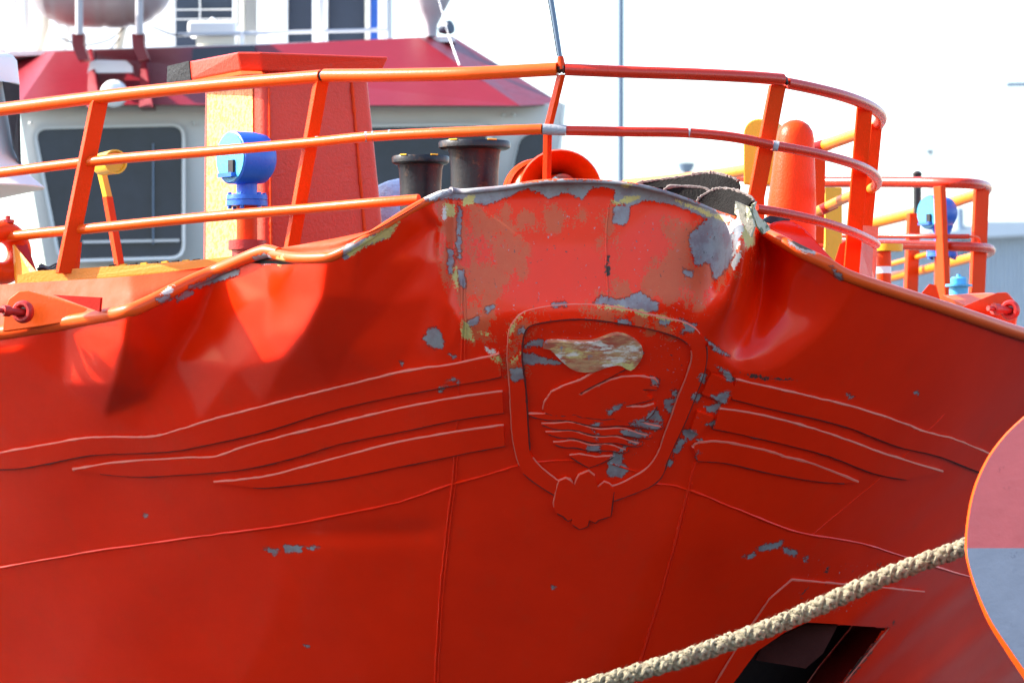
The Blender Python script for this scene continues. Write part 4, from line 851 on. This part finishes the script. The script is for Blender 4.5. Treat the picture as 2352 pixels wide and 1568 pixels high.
# chain plates with eye and shackle pin
def chainplate(P, Y0, Y1, eye, Ye, mat, label, r):
    x0 = min(p[0] for p in P); x1 = max(p[0] for p in P)
    pts = [W(x, y, Y0+(Y1-Y0)*(x-x0)/(x1-x0)) for x, y in P]; b = MB(); b.prism(pts, Vector((.015, .05, 0))); o = b.go('chain_plate', mat, ship, bevel=.006, label=label)
    b = MB(); b.add(*torus(W(eye[0], eye[1], Ye), (-.35, -.9, 0), px(r*.75, Ye), px(r*.32, Ye), 28, 10, sq=1.6)); rg = b.go('eye_ring', M['redpaint'], o, True)
    b = MB(); b.lathe(W(eye[0]-2, eye[1], Ye+.05), (-.45, -.88, .05), [(-.04, px(r*.62, Ye)), (.0, px(r*.55, Ye))], 18); b.go('eye_hole', M['dark'], rg, True)
    b = MB(); b.lathe(W(eye[0]-4, eye[1]+1, Ye), (-.75, -.65, .05), [(-.03, px(9, Ye)), (.09, px(9, Ye)), (.09, px(13, Ye)), (.14, px(13, Ye)), (.14, px(6, Ye)), (.19, px(6, Ye))], 12); b.go('pin', M['redpaint'], rg, True)
    return o
chainplate([(10, 712), (20, 686), (42, 669), (64, 667), (120, 683), (232, 718), (180, 735), (90, 750), (5, 762)], 1.72, 1.55, (53, 716), 1.55, M['rail'], 'orange chain plate with round eye and pin at the left bulwark', 25)
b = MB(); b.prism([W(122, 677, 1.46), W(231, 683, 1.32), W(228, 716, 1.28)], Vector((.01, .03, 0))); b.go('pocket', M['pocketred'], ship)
chainplate([(2192, 712), (2240, 692), (2290, 672), (2312, 671), (2328, 690), (2335, 720), (2330, 752), (2250, 728)], 3.9, 4.15, (2320, 712), 3.95, M['orange'], 'orange chain plate with shackle eye at the right bulwark', 22)
b = MB(); b.prism([W(2165, 678, 4.4), W(2262, 672, 4.6), W(2290, 674, 4.4), W(2225, 705, 4.1)], Vector((0, .05, -.02))); b.go('chain_plate_shelf', M['rail'], ship)
b = MB(); b.prism([W(2108, 684, 4.6), W(2135, 652, 4.6), W(2150, 655, 4.6), W(2160, 690, 4.6)], Vector((0, .05, 0))); b.go('chain_plate_shelf', M['orange'], ship)
# small blue valve
b = MB(); b.lathe(W(2202, 690, 7.2), (0, 0, 1), [(0, px(22, 7.2)), (px(32, 7.2), px(22, 7.2)), (px(32, 7.2), px(31, 7.2)), (px(37, 7.2), px(31, 7.2)), (px(37, 7.2), px(18, 7.2)), (px(50, 7.2), px(19, 7.2)), (px(54, 7.2), px(15, 7.2)), (px(54, 7.2), px(6, 7.2)), (px(60, 7.2), px(5, 7.2))], 26); b.go('valve_cap', M['lightblue'], ship, True, label='small light blue valve cap on the right deck')
# aft railing
ar = rail('aft_railing', [(1700,405,11),(1780,414,10.5),(1890,418,10),(2030,418,9.6),(2180,420,9.2),(2240,423,9.3),(2266,430,9.8),(2262,440,10.5)], 12.5, ship, M['railshade'], label='lower orange tube railing further aft on the right')
rail('top_rail', [(2262,440,10.5),(2240,448,11.2),(2150,476,13),(2008,512,16)], 13, ar, M['raillit'])
rail('middle_rail', [(1870,560,10),(2030,562,9.6),(2200,566,9.2),(2262,569,9.4),(2276,576,9.8),(2262,584,10.4)], 11, ar, M['railshade'])
rail('middle_rail', [(2262,584,10.4),(2230,592,11.2),(2140,615,13),(2030,640,15.5)], 11, ar, M['raillit'])
rail('upper_rail', [(1870,541,9.9),(2030,542,9.5),(2150,543,9.2),(2226,543,9.2)], 5.5, ar, M['railshade']); rail('upper_rail', [(2226,543,9.2),(2246,546,9.3),(2250,558,9.4)], 3, ar)
rail('upper_rail', [(2200,565,11.5),(2140,581,12.5),(2020,614,15)], 6, ar, M['raillit'])
for p0, p1, w_, t_ in (((2254, 436, 9.5), (2242, 720, 9.5), 33, .04), ((2158, 428, 9.15), (2170, 720, 9.2), 13, .10), ((2099, 490, 13.2), (2090, 720, 13.2), 27, .05)):
    post('post', p0, p1, w_, t_, ar)
b = MB(); b.tube([W(2107, 490, 12.5), W(2107, 405, 12.5)], px(9, 12.5), 12); b.go('post_top', M['black'], ar, True)
b = MB(); b.lathe(W(2107, 402, 12.5), (0, 0, 1), [(-.02, px(9, 12.5)), (px(3, 12), px(11, 12.5)), (px(8, 12), px(7, 12.5)), (px(9.5, 12), px(2, 12.5))], 14); b.go('post_knob', M['black'], ar, True)
# torn pieces along the rim
def sheet(name, P, Y0, Y1, th, mat, curl=.06, label=None):
    A = np.array(P); x0, x1 = A[:, 0].min(), A[:, 0].max(); y0, y1 = A[:, 1].min(), A[:, 1].max()
    pts = [(p[0], p[1]) for p in P]; xs, ys = np.meshgrid(np.arange(x0, x1, 8), np.arange(y0, y1, 6)); xs = xs.ravel(); ys = ys.ravel()
    s = sdf_poly(P, xs, ys) > 2; allp = pts+list(zip(xs[s], ys[s])); n0 = len(pts)
    v, e, f, *_ = delaunay_2d_cdt([Vector(p) for p in allp], [(i, (i+1) % n0) for i in range(n0)], [], 0, .01)
    v = np.array([tuple(p) for p in v]); cen = np.array([v[list(t)].mean(0) for t in f]); ok = sdf_poly(P, cen[:, 0], cen[:, 1]) > 0
    f = [tuple(t) for t, k in zip(f, ok) if k]
    U = (v[:, 0]-x0)/(x1-x0); Vv = (v[:, 1]-y0)/(y1-y0); Y = Y0+(Y1-Y0)*U+curl*np.sin(U*4+Vv)*.6+curl*(1-Vv)
    V = [W(a, b, c) for a, b, c in zip(v[:, 0], v[:, 1], Y)]
    o = mesh(name, V, f, mat, ship, mat is M['hull'], label=label); md = o.modifiers.new('th', 'SOLIDIFY'); md.thickness = th; md.offset = 0
    if mat is M['rubber']:
        e_ = [i for i in range(len(P)) if P[i][1] < (y0+y1)/2+4]
        e_.sort(key=lambda i: P[i][0]); q_ = []
        for i in e_:
            u = (P[i][0]-x0)/(x1-x0); vv = (P[i][1]-y0)/(y1-y0); q_.append(W(P[i][0], P[i][1]-1, Y0+(Y1-Y0)*u+curl*math.sin(u*4+vv)*.6+curl*(1-vv)-th*.4))
        if len(q_) > 3:
            q_ = crom(q_, 5); b = MB(); b.tube(q_, [.006*(1+.7*abs(z)) for z in rng.standard_normal(len(q_))], 6); b.go('frayed_edge', M['fray'], o, True)
    return o
sheet('rubber_sheet', sm2([(1453,426),(1500,416),(1560,408),(1625,398),(1668,405),(1697,418),(1694,440),(1649,440),(1583,436),(1497,436)], 3), 1.5, 1.3, .03, M['rubber'], .05, 'torn black rubber fender sheet lying over the rim')
sheet('rubber_sheet', [(1497,432),(1540,430),(1583,430),(1620,434),(1660,437),(1640,448),(1612,466),(1560,452),(1520,440)], 1.15, 1.1, .02, M['rubber'], .03)
sheet('rubber_sheet', sm2([(1600,466),(1625,444),(1650,434),(1690,438),(1729,457),(1722,472),(1700,488),(1676,502),(1640,486)], 2), 1.0, .8, .03, M['rubber'], .04, 'curled black rubber flap beside the torn plating')
sheet('torn_strip', [(1690,462),(1704,468),(1722,476),(1728,492),(1734,520),(1726,545),(1712,520),(1698,500),(1688,490)], .62, .5, .012, M['torn'], .03, 'torn olive and white steel strip standing up at the fold')
sheet('torn_strip', [(1727,470),(1737,463),(1733,478),(1744,500),(1762,515),(1768,528),(1752,538),(1738,520),(1728,492)], .55, .75, .012, M['torn'], .02)
sheet('rim_flap', sm2([(1752,505),(1775,493),(1800,494),(1815,505),(1800,512),(1770,513)], 3), 1.4, 1.5, .01, M['black'], .03)
sheet('rim_bulge', sm2([(1766,520),(1790,508),(1818,510),(1850,530),(1890,575),(1930,620),(1890,606),(1830,570),(1790,548)], 3), 1.25, 1.6, .02, M['hull'], .05)
add_wear(ship.children[-1].data)
# pale blue tarpaulin bundle between post and bollards
b = MB(); b.lathe(W(925, 470, 5.2), (0, 0, 1), [(-.25, .28), (-.1, .30), (.05, .25), (.12, .19), (.16, .1), (.18, .01)], 24); b.go('tarpaulin_bundle', paint('tarpaulin', (.45, .58, .8), .6, .15, .05, 12), None, True, label='pale blue tarpaulin bundle between the tall post and bollards', cat='tarpaulin')
# white ventilator cowl at the left edge
Yc = 5.2; c = W(-62, 120, Yc); s = px(1, Yc)
b = MB(); b.lathe(c, (0, 0, -1), [(0, 60*s), (8*s, 92*s), (20*s, 101*s), (45*s, 104*s), (74*s, 107*s), (74*s, 98*s), (66*s, 70*s)], 40); cw = b.go('cowl', M['white'], ship, True, label='white mushroom ventilator cowl at the left edge')
b = MB(); b.lathe(c, (0, 0, -1), [(66*s, 72*s), (130*s, 82*s), (240*s, 104*s), (280*s, 128*s), (305*s, 158*s), (310*s, 164*s), (313*s, 163*s), (322*s, 120*s), (340*s, 40*s)], 40); b.go('cowl_body', M['white'], cw, True)
b = MB(); b.prism([W(5, 187, Yc-.3), W(43, 195, Yc-.1), W(47, 380, Yc-.1), W(30, 340, Yc-.3)], Vector((0, .05, 0))); b.go('cowl_slot', M['dark'], cw)
b = MB(); b.lathe(W(-62, 440, Yc), (0, 0, -1), [(0, 45*s), (W(-62, 440, Yc).z-DECK, 45*s)], 24); b.go('cowl_stand', M['white'], cw, True)

# ------------------------------------------------------------------ the neighbouring vessel with red visor
YB = 25.0
tug = empty('wheelhouse_vessel', W(700, 1500, YB+3), 'white and crimson wheelhouse of a vessel moored behind the bow', 'ship')
def quad(name, P, mat, parent, ext=(0, .15, 0), **k):
    b = MB(); b.prism([W(*p) for p in P], ext); return b.go(name, mat, parent, **k)
quad('wall', [(42, 244, YB), (1292, 238, YB), (1240, 760, YB+.4), (130, 760, YB+.4)], M['offwhite'], tug, (0, .4, 0))
quad('wall', [(1292, 238, YB), (1300, 240, YB+3), (1250, 760, YB+3), (1240, 760, YB+.4)], M['offwhite'], tug, (-.1, 0, 0))
b = MB(); b.bar(W(700, 760, YB+5), W(700, 1600, YB+5), (5, 0, 0), (0, 4.4, 0)); b.go('hull', M['crimson'], tug)
def rr(P, r, k=5):
    out = []; n = len(P)
    for i in range(n):
        p = Vector((*P[i], 0)); u = (Vector((*P[i-1], 0))-p).normalized(); v = (Vector((*P[(i+1) % n], 0))-p).normalized(); A, B = p+u*r, p+v*r
        for j in range(k+1):
            t = j/k; q_ = A*(1-t)**2+p*2*t*(1-t)+B*t*t; out.append((q_.x, q_.y))
    return out
def window(P, Y, name='window'):
    o_ = rr([(x+(x-sum(q[0] for q in P)/len(P))*.05, y+(y-sum(q[1] for q in P)/len(P))*.045) for x, y in P], 34); i_ = rr(P, 26)
    n = len(o_); A = [W(x, y, Y-.06) for x, y in o_]; Bq = [W(x, y, Y-.05) for x, y in i_]; Cq = [W(x, y, Y-.012) for x, y in i_]; b = MB()
    b.add(A+Bq+Cq+[W(x, y, Y) for x, y in o_], [(i, (i+1) % n, (i+1) % n+n, i+n) for i in range(n)]+[(i+n, (i+1) % n+n, (i+1) % n+2*n, i+2*n) for i in range(n)]+[((i+1) % n, i, i+3*n, (i+1) % n+3*n) for i in range(n)])
    f = b.go(name, M['offwhite'], tug); b = MB(); b.prism([W(x, y, Y-.03) for x, y in rr(P, 24)], (0, .01, 0)); b.go('pane', M['glass'], f)
    return f
window([(82, 298), (418, 290), (418, 588), (140, 596)], YB)
window([(560, 296), (1118, 290), (1108, 592), (566, 600)], YB)
window([(1196, 312), (1256, 300), (1222, 590), (1130, 600)], YB)
b = MB(); b.bar(W(352, 330, YB-.06), W(352, 560, YB-.06), (px(1.6, YB), 0, 0), (0, .02, 0)); b.go('wiper', M['pole'], tug)
b = MB(); b.bar(W(190, 556, YB-.07), W(412, 552, YB-.07), (0, .01, 0), (0, 0, px(3, YB))); b.go('sill_rail', M['galv'], tug)
for x in (70, 446, 790, 1180, 1155): 
    b = MB(); b.lathe(W(x, 284-(20 if x > 1000 else 0), YB-.01), (0, -1, 0), [(0, px(5, YB)), (.02, px(5, YB)), (.03, px(2, YB))], 10); b.go('rivet', M['offwhite'], tug)
# visor roof
vis = quad('visor', [(45, 240, YB-.45), (1195, 243, YB-.45), (962, 86, YB+.75), (584, 104, YB+.75), (390, 110, YB+.75), (128, 118, YB+.75)], M['crimson'], tug, (0, .2, 0))
quad('visor_side', [(1195, 243, YB-.45), (1292, 239, YB+.3), (1040, 84, YB+1.6), (962, 86, YB+.75)], M['crimson'], vis, (0, .2, 0))
quad('visor_side', [(45, 240, YB-.45), (128, 118, YB+.75), (30, 122, YB+1.9), (-30, 245, YB+.9)], M['crimson'], vis, (0, .2, 0))
for x in (205, 325): quad('rib', [(x, 112, YB+.25), (x+6, 112, YB+.25), (x+26, 246, YB-.6), (x-6, 246, YB-.5)], M['crimson'], vis, (0, .5, 0))
quad('roof_lamp', [(200, 168, YB-.05), (207, 142, YB-.05), (222, 138, YB-.05), (290, 140, YB-.05), (303, 152, YB-.05), (305, 167, YB-.05)], M['white'], vis, (0, .15, 0))
b = MB(); b.lathe(W(262, 216, YB-.5), (0, -1, -.2), [(0, px(32, YB)), (.1, px(28, YB)), (.13, px(15, YB))], 22); b.go('roof_lamp', M['white'], vis, True)
quad('dark_box', [(442, 112, YB+.5), (585, 104, YB+.5), (585, 128, YB+.5), (442, 140, YB+.5)], M['navy'], vis, (0, .3, 0))
# upper deck and superstructure
quad('upper_deck', [(-60, 122, YB+1), (1045, 86, YB+1), (1045, 96, YB+1), (-60, 132, YB+1)], M['white'], tug, (0, 5, 0))
YS = YB+4.5
def vpanel(x0, x1, mat, name, y0=-120, y1=115, Y=YS, th=.3): 
    return quad(name, [(x0, y0, Y), (x1, y0, Y), (x1, y1, Y), (x0, y1, Y)], M[mat], tug, (0, th, 0))
vpanel(-60, 410, 'white', 'deckhouse_wall', Y=YS+.5); vpanel(410, 900, 'offwhite', 'deckhouse_wall', Y=YS+.5)
for x0, x1, mt in ((404, 534, 'glass'), (661, 717, 'navy'), (755, 838, 'navy')): vpanel(x0, x1, mt, 'deckhouse_window', Y=YS+.42, th=.05)
for x0, x1, mt in ((534, 545, 'white'), (548, 560, 'cream'), (590, 628, 'white'), (628, 660, 'offwhite'), (717, 752, 'white'), (838, 850, 'cream'), (868, 888, 'white')): vpanel(x0, x1, mt, 'column', Y=YS+.1)
vpanel(850, 868, 'blue', 'blue_panel', Y=YS+.2)
for y in (22, 44): 
    b = MB(); b.bar(W(404, y+1, YS+.38), W(534, y, YS+.38), (0, .01, 0), (0, 0, px(1.2, YS))); b.go('window_bar', M['offwhite'], tug)
b = MB(); b.bar(W(459, -40, YS+.38), W(459, 110, YS+.38), (px(1.3, YS), 0, 0), (0, .01, 0)); b.go('window_bar', M['offwhite'], tug)
hr = rail('handrail', [(408, 80, YB+1.3), (560, 77, YB+1.3), (720, 73, YB+1.3), (890, 69, YB+1.3)], 4.5, tug, M['galv'])
for x in (556, 735, 886): b = MB(); b.tube([W(x, 110, YB+1.3), W(x, -20 if x == 735 else 72, YB+1.3)], px(12 if x == 735 else 5, YB), 12); b.go('stanchion', M['white'], hr, True)
b = MB(); b.bar(W(434, 69, YB+1.6), W(545, 68, YB+1.6), (0, .25, 0), (0, 0, px(16, YB))); lk = b.go('life_raft_box', M['white'], tug, bevel=.03)
b = MB(); b.bar(W(453, 97, YB+1.6), W(540, 97, YB+1.6), (0, .2, 0), (0, 0, px(9, YB))); b.go('box_foot', M['cream'], lk); b = MB(); b.lathe(W(488, 53, YB+1.6), (0, 0, 1), [(0, .03), (.04, .03), (.06, .01)], 10); b.go('box_knob', M['white'], lk)
b = MB(); b.lathe(W(990, 0, YB+1), (0, 0, -1), [(-.25, px(55, YB)), (0, px(46, YB)), (px(30, YB), px(30, YB)), (px(60, YB), px(15, YB)), (px(86, YB), px(14, YB))], 28); b.go('mast_pedestal', M['boatgrey'], tug, True)
b = MB(); b.lathe(W(1010, 70, YB+.6), (.8, -.5, .2), [(0, px(8, YB)), (px(20, YB), px(17, YB)), (px(32, YB), px(16, YB))], 18); b.go('flood_lamp', M['navy'], tug, True)
b = MB(); b.tube([W(1000, -30, YB+.4), W(1030, 80, YB+.2), W(1055, 150, YB)], px(1.5, YB), 6); b.go('stay_wire', M['galv'], tug)
# davit posts with crimson feet
for x in (182, 320):
    b = MB(); b.tube([W(x, -60, YB-.4), W(x, 80, YB-.4)], px(9, YB), 14); dv = b.go('davit', M['boatgrey'], tug, True)
    b = MB(); b.prism([W(x-18, 78, YB-.35), W(x+10, 75, YB-.35), W(x+10, 104, YB-.35), W(x+22, 136, YB-.35), W(x-2, 139, YB-.35), W(x-16, 108, YB-.35)], (0, .3, 0)); b.go('davit_foot', M['crimson'], dv)
for k, (x0, x1) in enumerate(((20, 32), (48, 58), (88, 104), (118, 136), (145, 156), (270, 282))):
    b = MB(); b.tube([W(x0, 124, YB+1.4), W((x0+x1)/2+8, 60, YB+1.4), W(x1, -40, YB+1.4)], px(6+2*(k % 3), YB), 10); b.go('white_strut', M[('white', 'offwhite', 'cream')[k % 3]], tug, True)
for P in ([(140, 88), (190, 104), (250, 92), (290, 60)], [(350, 62), (390, 78), (420, 82)], [(255, 112), (275, 88)]):
    b = MB(); b.tube(crom([W(x, y, YB+1) for x, y in P], 6), px(1.6, YB), 6); b.go('cable', M['dark'], tug)
# rescue boat hanging in the davits
bo = empty('rescue_boat', W(225, 65, YB+.6), 'grey rescue boat with moulded ribs hanging above the crimson visor', 'boat')
V = []; F = []; nx, na = 40, 14
for i in range(nx+1):
    t = i/nx; x = 62+(400-62)*t; k = (1-abs(2*t-1)**3.2)**.5 if 0 < t < 1 else .02; k *= 1-.03*(i % 7 == 0)
    for j in range(na+1):
        a = math.pi*j/na; V.append(W(x, -50+115*k*math.sin(a), YB+.6)+Vector((0, -.75*k*math.cos(a), 0)))
for i in range(nx):
    for j in range(na): F.append((i*(na+1)+j, i*(na+1)+j+1, (i+1)*(na+1)+j+1, (i+1)*(na+1)+j))
mesh('boat_hull', V, F, M['boatgrey'], bo, True)
b = MB(); b.bar(W(62, -58, YB+.6), W(400, -58, YB+.6), (0, .78, 0), (0, 0, .05)); b.go('boat_gunwale', M['white'], bo, bevel=.02)

# ------------------------------------------------------------------ mooring rope in front of the bow
RP = crom([W(2420, 1184, -2.6), W(2215, 1256, -2.6), W(2035, 1322, -2.5), W(1901, 1383, -2.4), W(1768, 1440, -2.35), W(1635, 1488, -2.3), W(1568, 1512, -2.3), W(1420, 1556, -2.2), W(1250, 1604, -2.1), W(1000, 1670, -2.0)], 90)
RR = px(20.5, -2.4); PITCH = .21
rope = empty('mooring_rope', RP[-1], 'plaited beige mooring rope stretched diagonally across the lower right', 'rope')
arc = [0]
for a, b_ in zip(RP[:-1], RP[1:]): arc.append(arc[-1]+(b_-a).length)
def frame(i):
    t = (RP[min(i+1, len(RP)-1)]-RP[max(i-1, 0)]).normalized(); u = Vector((0, 1, 0)); u = (u-t*u.dot(t)).normalized(); return u, t.cross(u)
for k in range(8):
    d = 1 if k % 2 == 0 else -1; ph0 = (k//2)*math.pi/2+(0 if d > 0 else .39); pts = []
    for i, p in enumerate(RP):
        th = d*2*math.pi*arc[i]/PITCH+ph0; u, v = frame(i)
        rad = RR*(.64+.15*math.sin(2*2*math.pi*arc[i]/PITCH*2+d*math.pi/2+ph0*2))
        pts.append(p+(u*math.cos(th)+v*math.sin(th))*rad)
    b = MB(); b.tube(pts, [RR*.31*(1+.16*random.uniform(-1, 1)) for _ in pts], 8); b.go('strand', M['rope'], rope, True)
b = MB(); V = []; F = []
for k in range(5200):
    i = random.randrange(len(RP)-1); u, v = frame(i); a = random.uniform(0, 6.283); nn = u*math.cos(a)+v*math.sin(a); t = (RP[i+1]-RP[i]).normalized()
    p = RP[i].lerp(RP[i+1], random.random())+nn*RR*.85; e = p+nn*RR*random.uniform(.1, .5)+t*RR*random.uniform(-1.1, 1.1)+u.cross(t)*RR*random.uniform(-.2, .2)
    wv = t.cross(nn)*.0019; n = len(V); V += [p-wv, p+wv, e]; F.append((n, n+1, n+2))
mesh('loose_fibres', V, F, M['rope'], rope, kind='stuff')

# ------------------------------------------------------------------ rounded steel bow edge at the right
PL = sm2([(2352, 955), (2305, 1000), (2262, 1060), (2230, 1140), (2216, 1240), (2225, 1310), (2262, 1415), (2310, 1496), (2360, 1572), (2440, 1700), (2500, 1850), (2545, 2150), (2560, 2880)], 6, False)
YP = -3.4
pe = empty('round_steel_edge', W(2600, 1700, YP+.3), 'rounded red and grey steel plate with orange rim at right edge', 'boat')
ft = [(x+5+11*smooth(np.array(y), 1300, 1560), y) for x, y in PL]
n = len(PL)
out = [W(x, y, YP+.10) for x, y in PL]; inn_ = [W(float(x), y, YP) for x, y in ft]; bk = [W(x+4, y, YP+.45) for x, y in PL]
b = MB(); b.add(out+inn_+bk, [(i, i+1, i+1+n, i+n) for i in range(n-1)]+[(i+1, i, i+2*n, i+1+2*n) for i in range(n-1)]); b.go('rim', M['rail'], pe, True)
fx_ = float(np.interp(1258, [p[1] for p in ft], [float(p[0]) for p in ft])); mid = W(fx_, 1258, YP)
up = [p for p in inn_ if proj([p])[1][0] < 1256]+[mid]; lo = [mid]+[p for p in inn_ if proj([p])[1][0] > 1260]
b = MB(); b.prism(up+[W(2900, 1258, YP), W(2900, 900, YP)], (0, .02, 0)); b.go('upper_plate', M['pinkred'], pe)
b = MB(); b.prism(lo+[W(2900, 2880, YP), W(2900, 1258, YP)], (0, .02, 0)); b.go('lower_plate', M['grey'], pe)

b = MB(); b.tube([W(2440, 1130, -2.6), W(2620, 2880, -2.6)], .09, 16); b.go('bitt', M['pinkred'], pe, True)
# ------------------------------------------------------------------ far background
def lamp_mast(name, x, ytop, Y, r, label, ybase=1250):
    b = MB(); b.tube([W(x, ybase, Y), W(x+2, ytop, Y)], [px(r*1.05, Y), px(r*.9, Y)], 12); o = b.go(name, M['pole'], None, True, label=label, cat='mast', group='masts on the far quay'); return o
lamp_mast('light_mast', 1424, -300, 80, 8.5, 'thick blue-grey mast standing behind the bow against white sky')
o = lamp_mast('light_mast', 2136, 352, 190, 3.6, 'thin far mast with a small lamp head above the aft railing'); b = MB(); b.bar(W(2126, 348, 190), W(2145, 348, 190), (0, .3, 0), (0, 0, px(4, 190))); b.go('lamp_head', M['pole'], o)
o = lamp_mast('light_mast', 2420, 185, 170, 4, 'far mast beyond the right frame with its lamp arm reaching in'); b = MB(); b.bar(W(2310, 195, 170), W(2420, 193, 170), (0, .3, 0), (0, 0, px(4.5, 170))); b.go('lamp_arm', M['pole'], o)
o = lamp_mast('light_mast', 1576, 392, 110, 7, 'short far vent with dark flared cap just above torn rubber'); b = MB(); b.lathe(W(1576, 396, 110), (0, 0, 1), [(0, px(13, 110)), (px(10, 110), px(18, 110)), (px(22, 110), px(22, 110)), (px(23, 110), px(10, 110))], 18); b.go('cap', M['pole'], o, True)
# corrugated shed
YQ = 130.; x0, x1 = 2010, 2700; V = []; F = []; nn = 140
for i in range(nn+1):
    x = x0+(x1-x0)*i/nn; yy = YQ+(.12 if i % 2 else 0); V += [W(x, 518 if x > 2200 else 545, yy), W(x, 1300, yy)]
for i in range(nn): F.append((2*i, 2*i+1, 2*i+3, 2*i+2))
sh = empty('quay_shed', W(2350, 1250, YQ), 'pale blue corrugated quay shed far behind the right railing', 'building')
mesh('shed_wall', V, F, M['shed'], sh)
b = MB(); b.prism([W(2000, 545, YQ-.5), W(2200, 528, YQ-.5), W(2270, 508, YQ-.5), W(2710, 505, YQ-.5), W(2710, 522, YQ-.5), W(2200, 548, YQ-.5), W(2000, 560, YQ-.5)], (0, 40, 0)); b.go('roof', M['shed'], sh)
b = MB(); b.lathe(W(2205, 520, YQ), (0, 0, 1), [(-1, px(10, YQ)), (px(40, YQ), px(9, YQ)), (px(44, YQ), px(4, YQ))], 14); b.go('roof_vent', M['pole'], sh, True)
